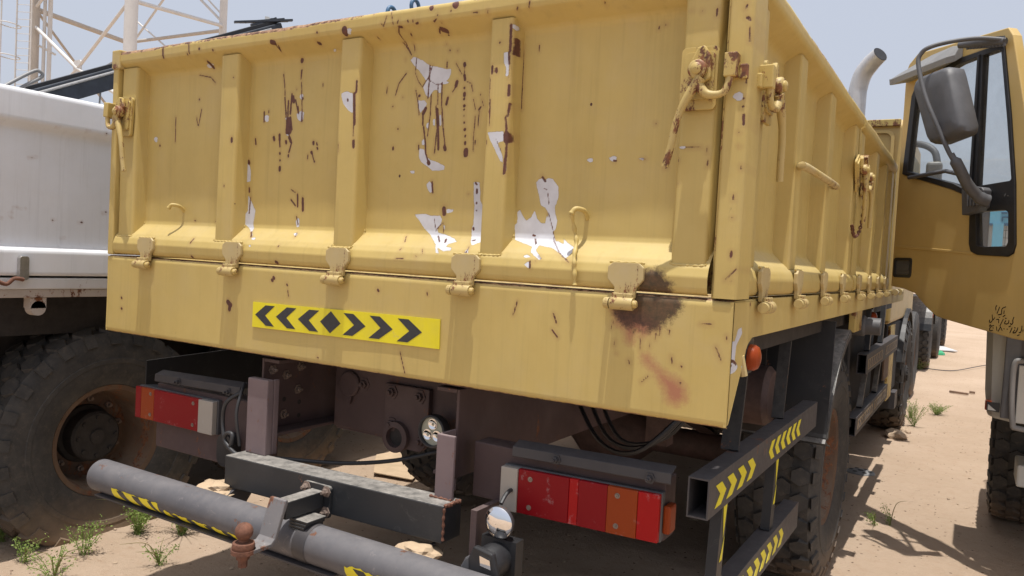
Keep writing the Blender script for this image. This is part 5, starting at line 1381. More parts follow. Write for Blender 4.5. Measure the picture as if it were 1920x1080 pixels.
# ================================================================== CAB OF THE TAN TRUCK
b = MB(); b.prism([(5.20, -0.30), (5.20, 1.33), (5.26, 1.385), (7.3, 1.40), (7.62, 0.75), (7.70, 0.2), (7.70, -0.55), (7.35, -0.55), (7.25, -0.3)], 'x', -1.14, 1.14)
b.build('cab_shell', 'tan_clean', cab, bevel=0.03, seg=3)
b = MB(); b.prism(rrect(0.15, 1.08, 0.72, 1.285, 0.06), 'y', 5.175, 5.198, holes=[rrect(0.175, 1.055, 0.745, 1.26, 0.05)]); b.build('pressed_bead', 'tan_clean', cab, bevel=0.004)
b = MB(); b.box(-1.12, 1.12, 5.165, 5.198, 1.315, 1.372); b.build('drip_rail', 'tan_worn', cab, bevel=0.006)
b = MB(); b.prism([(5.5, 0.62), (5.5, 1.24), (7.15, 1.26), (7.40, 0.62)], 'x', 1.1405, 1.146); b.build('side_window', 'glass', cab)
b = MB(); b.tube(smooth_path([(1.15, 6.2, 1.33), (1.25, 6.15, 1.30), (1.33, 6.1, 1.23), (1.36, 6.08, 1.1)], 4), 0.03, 10); b.build('mirror_arm', 'plastic', cab, smooth=50)
b = MB(); b.box(1.27, 1.40, 6.02, 6.10, 0.80, 1.14); b.build('mirror', 'plastic_light', cab, bevel=0.03, seg=3)
b = MB(); b.box(0.82, 1.12, 5.3, 7.2, -0.95, -0.31); b.build('step_box', 'dark', cab, bevel=0.02)
b = MB(); b.box(1.121, 1.14, 5.35, 5.75, -0.95, -0.32); b.build('step_side', 'tan_worn', cab)
b = MB(); b.box(1.02, 1.16, 5.95, 6.2, -1.10, -0.95); b.build('cab_step', 'black_rail', cab)
gd = guard(1, 6.95, 0.66, 20, 165, 0.80, 1.17, -0.875); gd.build('mudguard', 'rubber_seal', cab)
# exhaust stack
b = MB(); pts = smooth_path([(0.88, 4.42, 0.1), (0.88, 4.42, 0.9), (0.88, 4.42, 1.36), (0.885, 4.42, 1.47), (0.912, 4.41, 1.57), (0.965, 4.385, 1.64), (1.025, 4.34, 1.685)], 6)
nn = len(pts); b.tube(pts, [0.064 if i < nn-8 else 0.064-0.001*(i-nn+8) for i in range(nn)], 24, caps=False); st_ = b.build('exhaust_stack', 'stack', cab, smooth=50)
e0 = pts[-1]; dv = (pts[-1]-pts[-2]).normalized()
b = MB(); b.tube([e0-dv*0.03, e0+dv*0.0045], 0.0535, 20); b.build('stack_mouth', 'rubber_seal', st_)
b = MB(); 
q = [e0+dv*0.002]; b.tube([e0-dv*0.03, e0+dv*0.004], 0.0575, 20, caps=False); b.build('stack_rim', 'stack', st_, smooth=40)
b = MB(); b.box(-1.0, 1.0, 4.35, 4.5, -0.33, 0.2); b.box(0.80, 0.96, 4.38, 4.46, 0.1, 0.5); b.build('stack_bracket', 'dark', cab)

# objects in the bed that show over the tailgate: none hold the sky line

# ================================================================== WHITE TRUCK ON THE LEFT
wt = thing('flatbed_truck', 'white drop-side truck at the left with a dark crane boom lying over it', 'truck', (-2.5, 1.2, G))
WB = wt
XW = -1.95
def wsheet():
    prof = dense([(0.06, 0.715), (0.012, 0.713), (0.0, 0.700), (0.0, 0.575), (0.006, 0.565), (0.040, 0.545), (0.045, 0.535), (0.045, 0.05), (0.042, 0.02), (0.034, 0.006), (0.006, -0.004), (0.0, -0.012), (0.0, -0.118), (0.006, -0.124), (0.03, -0.125)], 0.012)
    ys = np.arange(-1.4, 4.6, 0.02); P = np.zeros((len(ys), len(prof), 3))
    dent = np.array([[0.012*noise.noise(Vector((y*1.1, z*1.6, 7)))+0.004*noise.noise(Vector((y*4, z*4, 2))) for z in prof[:, 1]] for y in ys])
    P[..., 0] = XW-prof[None, :, 0]+dent*((prof[:, 1] < 0.53) & (prof[:, 1] > 0.03)); P[..., 1] = ys[:, None]; P[..., 2] = prof[None, :, 1]
    e = np.repeat((np.exp(-((prof[:, 1]-0.710)/0.006)**2)*0.92)[None], len(ys), 0)
    return sheet('side_board', P, np.stack([P[..., 1], P[..., 2]], -1), 'wboard', 'white_marks', WB, e, flip=False)
M['white_marks'] = paint('white_truck_paint', (0.76, 0.78, 0.82), (0.70, 0.72, 0.755), 0.42, specks=0.10, dust=0.25, streak=0.14, marks=True, dustcol=(0.47, 0.39, 0.30))
ws = wsheet()
b = MB(); b.box(-4.25, XW-0.06, -1.35, 4.55, -0.12, -0.10); b.box(-4.25, -4.20, -1.35, 4.55, -0.12, 0.70); b.box(-4.2, XW-0.06, -1.38, -1.34, -0.12, 0.70); b.box(-4.2, XW-0.06, 4.5, 4.54, -0.12, 0.70); b.box(XW-0.075, XW-0.062, -1.34, 4.5, -0.1, 0.712); b.build('bed', 'white', WB)
b = MB(); b.box(XW-0.06, XW-0.004, -1.4, 4.6, -0.186, -0.134); b.build('lower_rail', 'white', WB, bevel=0.006)
b = MB(); b.box(-4.2, XW-0.012, -1.4, 4.6, -0.2245, -0.1865); b.build('floor_board', 'white_rust', WB, bevel=0.003)
b = MB(); b.prism(rrect(0.005, 0.045, -0.142, -0.035, 0.012), 'x', XW+0.004, XW+0.028); lt = b.build('gate_latch', 'steel', WB, bevel=0.007, seg=3)
b = MB(); pts = smooth_path([(XW+0.03, 0.02, -0.14), (XW+0.035, -0.02, -0.135), (XW+0.03, -0.05, -0.16), (XW+0.03, -0.09, -0.145)], 5); b.tube(pts, 0.009, 8); b.build('latch_chain', 'rust', lt, smooth=50)
b = MB(); b.lathe([(0.001, -0.03), (0.030, -0.03), (0.036, -0.02), (0.034, 0.03), (0.001, 0.03)], (XW-0.05, 0.115, -0.275), 'x', 20); b.box(XW-0.08, XW-0.02, 0.08, 0.15, -0.275, -0.226); b.build('rope_lug', 'white_rust', WB, smooth=30)
b = MB(); b.box(-4.0, -2.15, -1.3, 4.5, -0.42, -0.226); b.build('underframe', 'dark', WB)
for xx in (-3.55, -2.55): 
    b = MB(); b.box(xx-0.05, xx+0.05, -1.3, 8.0, -0.75, -0.43); b.build('frame_rail', 'dark', WB)
b = MB(); b.box(-4.1, -2.2, -1.0, -0.99, -1.1, -0.45); b.build('rear_skirt', 'dark', WB)
make_wheel(WB, (-2.22, 0.53, -0.975), R=0.58, W=0.40, side=1, hub=(0.13, 0.12), depth=-0.06, flat=-0.475, N=26, nrows=4, label='soft worn tyre on a rusty dished rim, sagging on the sand')
make_wheel(WB, (-2.22, 1.80, -0.925), R=0.56, W=0.38, side=1, hub=(0.13, 0.12), depth=-0.04, flat=-0.50, N=26)
make_wheel(WB, (-3.95, 0.50, -0.925), R=0.56, W=0.38, side=-1, lug=False, flat=-0.50)
make_wheel(WB, (-3.95, 1.80, -0.925), R=0.56, W=0.38, side=-1, lug=False, flat=-0.50)
b = MB(); b.lathe([(0.07, -1.7), (0.07, 0.0)], (-2.25, 0.5, -0.93), 'x', 16); b.lathe([(0.07, -1.7), (0.07, 0.0)], (-2.25, 1.8, -0.93), 'x', 16); b.build('axle', 'dark', WB)
b = MB(); b.prism([(4.8, -0.6), (4.8, 1.2), (6.6, 1.2), (6.9, 0.5), (6.9, -0.7)], 'x', -4.2, -1.98); b.build('cab_shell', 'white', WB, bevel=0.04)
make_wheel(WB, (-2.2, 6.0, -0.885), R=0.55, W=0.34, side=1, lug=False)
make_wheel(WB, (-4.0, 6.0, -0.885), R=0.55, W=0.34, side=-1, lug=False)
# crane boom lying over the body
cr = WB
M['boom'] = plain('dusty_navy_boom_paint', (0.030, 0.038, 0.052), 0.5, var=0.4, scale=14)
b = MB(); b.beam((-2.62, 0.22, 0.690), (-2.62, 2.02, 1.585), 0.14, 0.11); bm_ = b.build('boom', 'boom', cr, bevel=0.006)
b = MB(); b.beam((-2.60, 0.25, 0.775), (-2.60, 2.0, 1.650), 0.05, 0.022); b.build('hose_channel', 'rubber_seal', bm_)
b = MB(); b.tube([(-2.54, 0.35, 0.79), (-2.54, 1.2, 1.215), (-2.54, 1.9, 1.56)], 0.008, 8); b.build('hydraulic_pipe', 'steel', bm_)
b = MB(); b.beam((-2.70, 0.45, 0.655), (-2.70, 2.0, 1.05), 0.11, 0.09); b.build('lower_boom', 'boom', cr, bevel=0.006)
b = MB()
for k in range(7):
    b.beam((-2.70+0.02*k, 1.72+0.03*k, 1.575+0.006*(k % 3)), (-2.50-0.02*k, 2.05-0.02*k, 1.660-0.008*(k % 2)), 0.03, 0.012)
b.build('boom_head', 'boom', cr)
b = MB(); b.tube(smooth_path([(-2.58, 0.70, 0.93), (-2.56, 0.715, 0.96), (-2.56, 0.725, 0.93), (-2.58, 0.73, 0.78)], 4), 0.005, 6); b.build('hose_clip', 'plastic_light', bm_)
b = MB(); b.box(-3.0, -2.3, 2.7, 3.3, -0.1, 1.35); b.prism([(2.85, 1.35), (3.2, 1.35), (3.2, 1.98), (2.95, 1.98)], 'x', -2.9, -2.5); b.build('crane_column', 'boom', cr, bevel=0.02)
for y in (2.98, 3.27):
    b = MB(); ring = [(-2.40+0.0*math.cos(a), y+0.050*math.cos(a), 1.965+(y-2.98)*0.5+0.055*math.sin(a)) for a in [k*math.pi/10 for k in range(20)]]
    b.tube(ring, 0.016, 8, closed=True); b.box(-2.415, -2.385, y-0.03, y+0.03, 1.55, 1.93+(y-2.98)*0.5); b.build('lifting_eye', 'blue', cr, smooth=50)
b = MB(); b.box(-2.52, -2.37, 2.86, 3.36, 1.50, 1.62); b.build('column_head', 'boom', cr)
# bent grey handrail on the white body
b = MB(); b.tube(smooth_path([(-2.15, -0.35, 0.55), (-2.17, -0.08, 0.66), (-2.2, 0.16, 0.832), (-2.2, 0.205, 0.850), (-2.2, 0.215, 0.825), (-2.2, 0.12, 0.75), (-2.2, 0.05, 0.66)], 6), 0.0085, 10); b.build('bent_handrail', 'plastic_light', WB, smooth=60)

# ================================================================== LATTICE TOWER
tw = thing('lattice_tower', 'white steel lattice tower with a caged ladder, behind the white truck', 'tower', (-28, 18, G))
TW = tw
RT = Vector((0.855, 0.516, 0.054)); UP_ = Vector((-0.065, 0.004, 0.998)); FWv = Vector((-0.514, 0.857, -0.037)); EYE = Vector((1.7389, -1.8259, 0.07))
def leg(name, base, r, mat, lo=-1.44, hi=22):
    b = MB(); b.tube([(base[0], base[1], lo), (base[0], base[1], hi)], r, 20); return b.build(name, mat, TW, smooth=40)
# the tower stands on a 9 m square whose sides are turned to the camera
LA = Vector((-26.0, 15.7, 0)); LB = Vector((-34.4, 16.55, 0)); LC = Vector((-29.05, 22.15, 0)); LD = LB+(LC-LA)
leg('leg', LA, 0.235, 'tower'); leg('leg', LB, 0.20, 'tower_tan'); leg('leg', LC, 0.17, 'tower'); leg('leg', LD, 0.16, 'tower')
def mem(p, q, r, mat='tower', name='brace'):
    b = MB(); b.tube([p, q], r, 10); b.build(name, mat, TW, smooth=40)
def on(L_, z): return Vector((L_.x, L_.y, z))

C0 = Vector(((LA.x+LB.x)/2, (LA.y+LB.y)/2, 6.85))
mem(on(LB, 9.88), on(LD, 10.35), 0.12, 'tower_tan')
mem(C0, on(LA, 9.05), 0.065); mem(C0, on(LB, 9.15), 0.075); mem(C0, on(LA, 5.2), 0.075); mem(C0, on(LB, 5.2), 0.065)
b = MB(); b.prism(rrect(-0.32, 0.32, -0.34, 0.34, 0.12), 'y', -0.03, 0.03); ang = math.atan2(LB.y-LA.y, LB.x-LA.x)
b.build('gusset_plate', 'tower', TW, mat4=Matrix.Translation(C0) @ Matrix.Rotation(ang, 4, 'Z'))
mem(on(LA, 8.95), on(LC, 10.15), 0.085); mem(on(LD, 10.45), on(LC, 9.95), 0.085, 'tower_tan')
mem(on(LD, 11.75), on(LC, 7.0), 0.045); mem(on(LD, 10.3), on(LC, 15.5), 0.06); mem(on(LC, 10.3), on(LD, 16.2), 0.06); mem(on(LC, 10.6), on(LD, 16.8), 0.04)
mem(on(LC, 9.9), on(LD, 5.0), 0.06); mem(on(LB, 9.9), on(LD, 5.6), 0.06, 'tower_tan'); mem(on(LD, 9.9), on(LB, 5.6), 0.06, 'tower_tan')
mem(on(LB, 10.6), on(LA, 10.9), 0.12); mem(on(LB, 15.3), on(LD, 15.3), 0.12); mem(on(LA, 14.5), on(LC, 14.9), 0.09)
mem(on(LA, 9.05), on(LB, 13.5), 0.07); mem(on(LB, 9.9), on(LA, 13.5), 0.07)
mem(on(LB+RT*0.42, -1.44), on(LB+RT*0.46, 22), 0.07, 'tower', 'riser_pipe'); mem(on(LB+RT*0.70, -1.44), on(LB+RT*0.66, 22), 0.09, 'tower', 'riser_pipe')
mem(LB+Vector((0, 0, 8.3))+RT*0.2, LB+RT*0.95+Vector((0, 0, 7.9)), 0.05)
ld = part('ladder', TW); LL = Vector((LB.x, LB.y, 0))-FWv*0.55
for off in (-0.43, 0.20):
    b = MB(); b.tube([on(LL+RT*off, 1.0), on(LL+RT*off, 20)], 0.035, 8); b.build('ladder_rail', 'tower', ld, smooth=40)
b = MB()
for k in range(60): z = 1.2+0.31*k; b.tube([on(LL+RT*-0.43, z), on(LL+RT*0.20, z)], 0.014, 6)
b.build('rungs', 'tower', ld, smooth=40)
hc = LL-RT*0.74
for k in range(14):
    b = MB(); z = 2.2+1.36*k; ring = [on(hc+RT*0.36*math.cos(a)-Vector((FWv.x, FWv.y, 0))*0.55*math.sin(a), z) for a in [j*math.pi/12 for j in range(24)]]
    b.tube(ring, 0.024, 6, closed=True); b.build('cage_hoop', 'tower', ld, smooth=60)
for a in (math.pi, math.pi*0.55, -math.pi*0.45):
    p_ = hc+RT*0.36*math.cos(a)-Vector((FWv.x, FWv.y, 0))*0.55*math.sin(a)
    if a == math.pi:
        b = MB(); b.tube([on(p_, 2.2), on(p_, 20)], 0.03, 8); b.build('cage_bar', 'tower', ld, smooth=40)
b = MB(); b.prism([(-3.5, -3.0), (6.5, -3.0), (6.5, 6.0), (-3.5, 6.0)], 'z', 21.5, 26.0); b.build('tank', 'tower', TW, mat4=Matrix.Translation((-31.5, 18.0, 0)), bevel=0.3)

# ================================================================== TRUCK ON THE RIGHT, DOOR OPEN
rtk = thing('parked_truck', 'tan cab-over truck facing the camera at the right, its door swung wide open', 'truck', (3.2, 3.5, G))
RTk = rtk
O_ = Vector((1.271, 3.5, 0)); e_ = Vector((0.6594, -0.7518, 0)); n_ = Vector((-0.7518, -0.6594, 0))
MD = Matrix(((e_.x, -n_.x, 0, O_.x), (e_.y, -n_.y, 0, O_.y), (0, 0, 1, 0), (0, 0, 0, 1)))
outer = [(0.008, 0.03), (0.008, 1.345), (0.03, 1.385), (0.10, 1.432), (0.78, 1.398), (0.815, 1.35), (0.915, 0.99), (1.0, 0.60), (1.06, 0.52), (1.13, 0.45), (1.13, -0.20), (0.95, -0.192), (0.50, -0.138), (0.42, -0.125), (0.34, -0.085), (0.227, -0.004), (0.12, 0.02)]
wout = [(0.048, 0.715), (0.052, 0.78), (0.082, 1.18), (0.10, 1.215), (0.36, 1.300), (0.45, 1.318), (0.735, 1.322), (0.768, 1.30), (0.845, 0.93), (0.905, 0.58), (0.936, 0.275), (0.925, 0.235), (0.89, 0.218), (0.69, 0.226), (0.645, 0.243), (0.628, 0.285), (0.612, 0.52), (0.585, 0.545), (0.47, 0.590)]
g1 = [(0.092, 0.728), (0.122, 1.195), (0.38, 1.268), (0.46, 1.285), (0.588, 1.292), (0.597, 0.570), (0.48, 0.622)]
g2 = [(0.628, 1.290), (0.738, 1.292), (0.752, 1.28), (0.822, 0.93), (0.880, 0.612), (0.872, 0.602), (0.650, 0.592)]
g3 = [(0.662, 0.445), (0.674, 0.455), (0.858, 0.455), (0.878, 0.440), (0.890, 0.290), (0.880, 0.270), (0.700, 0.268), (0.684, 0.278)]
b = MB(); b.prism(outer, 'y', 0.0, 0.055, holes=[wout])
door = b.build('door', 'tan_clean', RTk, bevel=0.006, seg=3, mat4=MD, label='open tan door with split window and handwriting')
b = MB(); b.prism([(0.03, 0.268), (0.66, 0.226), (0.66, 0.240), (0.03, 0.284)], 'y', -0.004, 0.002); b.build('pressed_crease', 'tan_clean', door, bevel=0.002, mat4=MD)
b = MB(); b.prism(wout, 'y', -0.008, 0.035, holes=[g1, g2, g3]); b.build('window_seal', 'rubber_seal', door, bevel=0.004, mat4=MD)
b = MB(); b.prism([(0.610, 0.575), (0.626, 0.575), (0.612, 1.300), (0.600, 1.300)], 'y', -0.018, -0.0085); b.build('window_divider', 'rubber_seal', door, bevel=0.002, mat4=MD)
for g in (g1, g2, g3):
    b = MB(); b.prism(g, 'y', 0.014, 0.018); b.build('window_pane', 'glass', door, mat4=MD)
b = MB(); b.prism(rrect(0.026, 0.186, 0.086, 0.205, 0.018), 'y', -0.006, 0.002, holes=[rrect(0.045, 0.170, 0.104, 0.188, 0.012)]); hd = b.build('door_handle', 'rubber_seal', door, bevel=0.003, mat4=MD)
b = MB(); b.prism(rrect(0.046, 0.169, 0.105, 0.187, 0.011), 'y', -0.001, 0.001); b.prism(rrect(0.060, 0.165, 0.128, 0.163, 0.01), 'y', -0.0045, -0.0015); b.build('handle_grip', 'plastic', door, bevel=0.001, mat4=MD)
# wind deflector over the window
b = MB(); v = []
for (w_, z0, z1, d) in ((0.020, 1.250, 1.305, 0.115), (0.05, 1.243, 1.322, 0.125), (0.30, 1.262, 1.368, 0.110), (0.44, 1.283, 1.385, 0.075), (0.475, 1.292, 1.382, 0.045)):
    v += [(w_, -d, z0), (w_, -d-0.006, z0+0.035), (w_, -d*0.55, z1), (w_, -0.001, z1-0.006), (w_, -0.001, z0+0.03)]
n = 5; b.add(v, [(i*n+j, i*n+(j+1) % n, (i+1)*n+(j+1) % n, (i+1)*n+j) for i in range(4) for j in range(n)]+[tuple(range(n)), tuple(range(4*n, 5*n))])
b.build('rain_deflector', 'plastic_light', door, bevel=0.003, mat4=MD)
# mirror arm
b = MB(); arm = smooth_path([(0.80, -0.03, 1.325), (0.72, -0.12, 1.345), (0.66, -0.24, 1.330), (0.615, -0.32, 1.305), (0.585, -0.345, 1.275), (0.585, -0.355, 1.22), (0.64, -0.35, 1.06), (0.70, -0.33, 0.92), (0.765, -0.28, 0.74), (0.785, -0.25, 0.68)], 6)
b.tube(arm, 0.0115, 12); ma = b.build('mirror_arm', 'plastic', door, smooth=50, mat4=MD)
b = MB(); b.tube(smooth_path([(0.772, -0.27, 0.73), (0.79, -0.235, 0.66), (0.785, -0.17, 0.575), (0.79, -0.10, 0.515), (0.80, -0.06, 0.50)], 5), [0.014]*3+[0.028]*12+[0.033]*6, 12)
b.tube([(0.785, -0.20, 0.625), (0.46, -0.045, 0.690), (0.13, -0.02, 0.685)], 0.012, 8); b.build('mirror_arm_foot', 'plastic', door, smooth=50, mat4=MD)
b = MB(); b.prism([(0.625, 0.435), (0.605, 0.60), (0.75, 0.575), (0.765, 0.56), (0.760, 0.475), (0.735, 0.455)], 'y', -0.060, -0.0085)
for k in range(4): b.prism([(0.665+0.022*k, 0.478), (0.655+0.022*k, 0.58-0.004*k), (0.665+0.022*k, 0.58-0.004*k), (0.675+0.022*k, 0.478)], 'y', -0.070, -0.0605)
b.build('mirror_socket', 'plastic', door, bevel=0.006, mat4=MD)
b = MB(); b.tube([(0.56, -0.10, 1.352), (0.66, -0.06, 1.345), (0.80, -0.03, 1.318)], [0.016, 0.028, 0.02], 10)
for k in range(12): t = k/11; b.tube([(0.60+0.19*t, -0.085+0.05*t, 1.352-0.028*t+0.022), (0.605+0.19*t, -0.08+0.05*t, 1.352-0.028*t-0.03)], 0.009, 6)
b.build('cloth_wrapping', 'plastic', door, smooth=60, mat4=MD)
b = MB()
mo = [(0.470, 1.125), (0.482, 1.160), (0.515, 1.178), (0.700, 1.188), (0.735, 1.175), (0.752, 1.140), (0.862, 0.862), (0.862, 0.832), (0.840, 0.818), (0.680, 0.795), (0.640, 0.798), (0.610, 0.830)]
c_ = (0.67, 0.985); v = []
for d, s_ in ((-0.195, 0.96), (-0.203, 1.0), (-0.262, 1.0), (-0.292, 0.955), (-0.304, 0.86), (-0.306, 0.5)):
    v += [(c_[0]+(p[0]-c_[0])*s_, d, c_[1]+(p[1]-c_[1])*s_) for p in mo]
n = len(mo); b.add(v, [(i*n+j, i*n+(j+1) % n, (i+1)*n+(j+1) % n, (i+1)*n+j) for i in range(5) for j in range(n)]+[tuple(range(n)), tuple(range(5*n, 6*n))])
mh = b.build('mirror_housing', 'plastic', door, smooth=50, mat4=MD)
b = MB(); b.prism([(c_[0]+(p[0]-c_[0])*0.88, c_[1]+(p[1]-c_[1])*0.88) for p in mo], 'y', -0.194, -0.191); b.build('mirror_glass', 'chrome', door, mat4=MD)
# handwriting in black marker on the door
AR = [[(.845,-.034),(.839,-.043),(.841,-.058)],[(.863,-.041),(.85,-.074)],[(.902,-.037),(.881,-.047),(.878,-.061),(.88,-.073),(.871,-.078),(.858,-.08)],[(.894,-.058),(.893,-.072)],[(.902,-.079),(.889,-.088)],[(.866,-.092),(.868,-.094)],[(.819,-.084),(.826,-.108),(.838,-.097)],[(.826,-.108),(.813,-.124),(.804,-.121),(.806,-.112)],[(.849,-.106),(.863,-.104),(.865,-.121)],[(.892,-.101),(.874,-.137)],[(.905,-.095),(.911,-.095)],[(.909,-.107),(.902,-.12),(.915,-.123),(.927,-.116),(.928,-.104)],[(.957,-.085),(.951,-.103),(.954,-.111),(.946,-.122),(.937,-.117)],[(.942,-.13),(.93,-.136)],[(.806,-.145),(.813,-.137),(.82,-.142),(.835,-.138)],[(.82,-.142),(.808,-.159),(.815,-.167),(.83,-.163)],[(.83,-.15),(.833,-.152)],[(.853,-.143),(.857,-.161)],[(.879,-.141),(.865,-.165)],[(.879,-.141),(.891,-.158)],[(.900,-.148),(.904,-.149)],[(.920,-.148),(.924,-.148)],[(.951,-.139),(.94,-.165)],[(.965,-.137),(.971,-.137)],[(.969,-.147),(.958,-.162),(.972,-.161),(.982,-.148),(.986,-.135)],[(1.01,-.124),(1.009,-.141),(1.005,-.155),(.995,-.158)],[(.998,-.169),(.987,-.174)],[(1.018,-.142),(1.018,-.15)]]
b = MB()
for st in AR:
    pts = smooth_path([(p[0], -0.0005, p[1]) for p in st], 4)
    for p, q in zip(pts[:-1], pts[1:]):
        d = Vector((q.x-p.x, 0, q.z-p.z)); 
        if d.length < 1e-5: continue
        d = d.normalized()*0.0016; sd = Vector((-d.z, 0, d.x)).normalized()*0.0026
        b.add([p-d+sd, p-d-sd, q+d-sd, q+d+sd], [(0, 1, 2, 3)])
hw = b.build('handwriting', 'ink', door, mat4=MD)
b = MB()
for pts in ([(0.850, 0.534), (0.856, 0.540), (0.852, 0.528), (0.846, 0.523)], [(0.868, 0.528), (0.872, 0.528), (0.872, 0.524), (0.868, 0.524)]): b.prism(pts, 'y', -0.0090, -0.0082)
b.build('label_print', 'plastic_light', door, mat4=MD)
# cab body, front set forward out of view for its shadow; bumper corner
b = MB(); b.prism([(2.46, -0.18), (2.40, 0.5), (2.66, 1.38), (2.85, 1.46), (4.9, 1.46), (4.9, -0.30), (3.1, -0.30)], 'x', 2.03, 4.35); b.build('cab_shell', 'tan_clean', RTk, bevel=0.04, seg=3)
b = MB(); b.prism([(0.25, 0.55), (2.07, 0.55), (1.95, 1.3), (0.37, 1.3)], 'y', 0, 0.004); b.build('windscreen', 'rubber_seal', RTk, mat4=Matrix.Translation((2.03, 2.33, 0.08)) @ Matrix.Rotation(math.radians(-13), 4, 'X'))
MB_ = Matrix.Translation((0.012, 0.70, -0.075))
b = MB(); bo = [(1.775, 2.90), (1.775, 2.42), (1.800, 2.34), (1.865, 2.275), (1.90, 2.262), (4.45, 2.262), (4.50, 2.30), (4.55, 2.42), (4.55, 2.90), (4.3, 2.90), (4.3, 2.45), (2.1, 2.45), (2.1, 2.90)]
v = []
for z, s_, mx in ((0.25, 0.985, 0.0), (0.23, 1.0, 0.0), (-0.48, 0.985, 0.022), (-0.548, 0.98, 0.028), (-0.565, 0.975, 0.034)):
    for p in bo: v.append((3.16+(p[0]-3.16)*s_+(mx*0.3 if p[0] < 3 else 0), 2.9+(p[1]-2.9)*s_, z))
n = len(bo); tri = tessellate_polygon([[Vector((p[0], p[1], 0)) for p in bo]])
b.add(v, [(i*n+j, i*n+(j+1) % n, (i+1)*n+(j+1) % n, (i+1)*n+j) for i in range(4) for j in range(n)]+[tuple(t) for t in tri]+[tuple(i+4*n for i in reversed(t)) for t in tri])
bp = b.build('corner_panel', 'bumper', RTk, bevel=0.004, label='grey lower corner panel of the cab', mat4=MB_)
b = MB(); b.prism([(1.874, 0.22), (4.40, 0.22), (4.38, -0.545), (1.868, -0.545)], 'y', 2.250, 2.2640); b.build('dark_front_face', 'plastic', bp, bevel=0.004, mat4=MB_)  # darker slab laid over the front face of the corner panel
b = MB(); b.prism([(1.806, -0.515), (1.806, -0.475), (1.865, -0.475), (1.865, -0.52)], 'y', 2.265, 2.30); b.build('lamp_recess', 'rubber_seal', bp, mat4=MB_)
b = MB(); b.prism([(1.812, -0.512), (1.812, -0.482), (1.850, -0.512)], 'y', 2.255, 2.2645); b.build('fog_lamp_cover', 'bumper', bp, mat4=MB_)
b = MB(); b.box(1.800, 1.830, 2.335, 2.39, -0.525, -0.475); b.build('marker_lens', 'lens_orange', bp, bevel=0.004, mat4=MB_)
b = MB(); b.box(1.885, 1.903, 2.2565, 2.262, -0.43, -0.385); b.build('vent_grille', 'rubber_seal', bp, mat4=MB_)
b = MB(); b.tube(smooth_path([(2.10, 2.23, -0.235), (1.95, 2.23, -0.235), (1.915, 2.23, -0.26), (1.912, 2.23, -0.40), (1.925, 2.23, -0.56), (1.95, 2.23, -0.585), (2.1, 2.23, -0.59)], 5), 0.014, 12); st2 = b.build('step_frame', 'plastic_light', bp, smooth=50, mat4=MB_)
b = MB(); b.box(1.935, 2.25, 2.235, 2.255, -0.56, -0.26); b.build('step_panel', 'bumper', bp, bevel=0.004, mat4=MB_)
b = MB(); b.box(1.985, 2.25, 3.2, 3.5, -1.02, -0.90); b.build('step', 'bumper', RTk, bevel=0.01)
b = MB(); b.box(2.3, 4.1, 3.0, 9.5, -0.60, -0.31); b.build('front_frame', 'dark', RTk)
make_wheel(RTk, (2.07, 4.20, -0.885), R=0.56, W=0.36, side=-1, N=30, nrows=4, turn=math.radians(-3))
make_wheel(RTk, (4.25, 4.20, -0.885), R=0.56, W=0.36, side=1, lug=False)
make_wheel(RTk, (2.45, 8.2, -0.885), R=0.56, W=0.36, side=-1, lug=False)
make_wheel(RTk, (4.15, 8.2, -0.885), R=0.56, W=0.36, side=1, lug=False)
gd = guard(-1, 4.2, 0.64, 20, 160, 1.90, 2.3, -0.885); gd.build('mudguard', 'black', RTk)

# ================================================================== TRUCKS FURTHER BACK
def back_truck(x, y, label, body, wheel_y, front):
    t = thing('parked_truck', label, 'truck', (x, y, G))
    Q = t; PI = Matrix.Identity(4)
    PINV[t.name] = Matrix.Translation((0, 0, -G))
    b = MB(); b.prism([(0, 0.12), (0, 1.2), (2.0, 1.25), (2.3, 0.4), (2.3, 0.12)], 'x', -2.35, -0.05); b.build('cab_shell', body, Q, bevel=0.05)
    b = MB(); b.prism([(0.5, 0.5), (0.5, 1.1), (1.8, 1.1), (1.95, 0.5)], 'x', -0.0495, -0.045); b.build('side_window', 'glass', Q)
    b = MB(); b.box(-1.7, -0.7, -3.5, 2.0, -0.75, -0.36); b.build('frame_rail', 'dark', Q)
    for wy in wheel_y:
        make_wheel(Q, (-0.17, wy, -0.885), R=0.555, W=0.34, side=1, lug=(wy == wheel_y[0]), N=26)
        make_wheel(Q, (-2.2, wy, -0.885), R=0.555, W=0.34, side=-1, lug=False)
    g_ = guard(1, wheel_y[0], 0.66, 15, 170, -0.42, 0.02, -0.86); mg = g_.build('mudguard', 'black', Q)
    b = MB(); b.lathe([(0.001, 0), (0.03, 0), (0.03, 0.012)], (0.02, wheel_y[0]-0.45, -0.50), 'x', 12); b.build('marker_lens', 'lens_orange', mg)
    b = MB(); b.box(-2.3, -0.3, -3.6, -0.4, -0.42, -0.22); b.build('flat_body', 'dark', Q)
    return t
back_truck(1.10, 12.2, 'tan truck parked ahead of the dump truck, seen as a front wheel and mudguard', 'tan_clean', (1.15, -2.6), 1)
back_truck(1.15, 18.0, 'farthest truck in the row, only its wheels showing under the open door', 'white', (1.2, -2.2), 1)

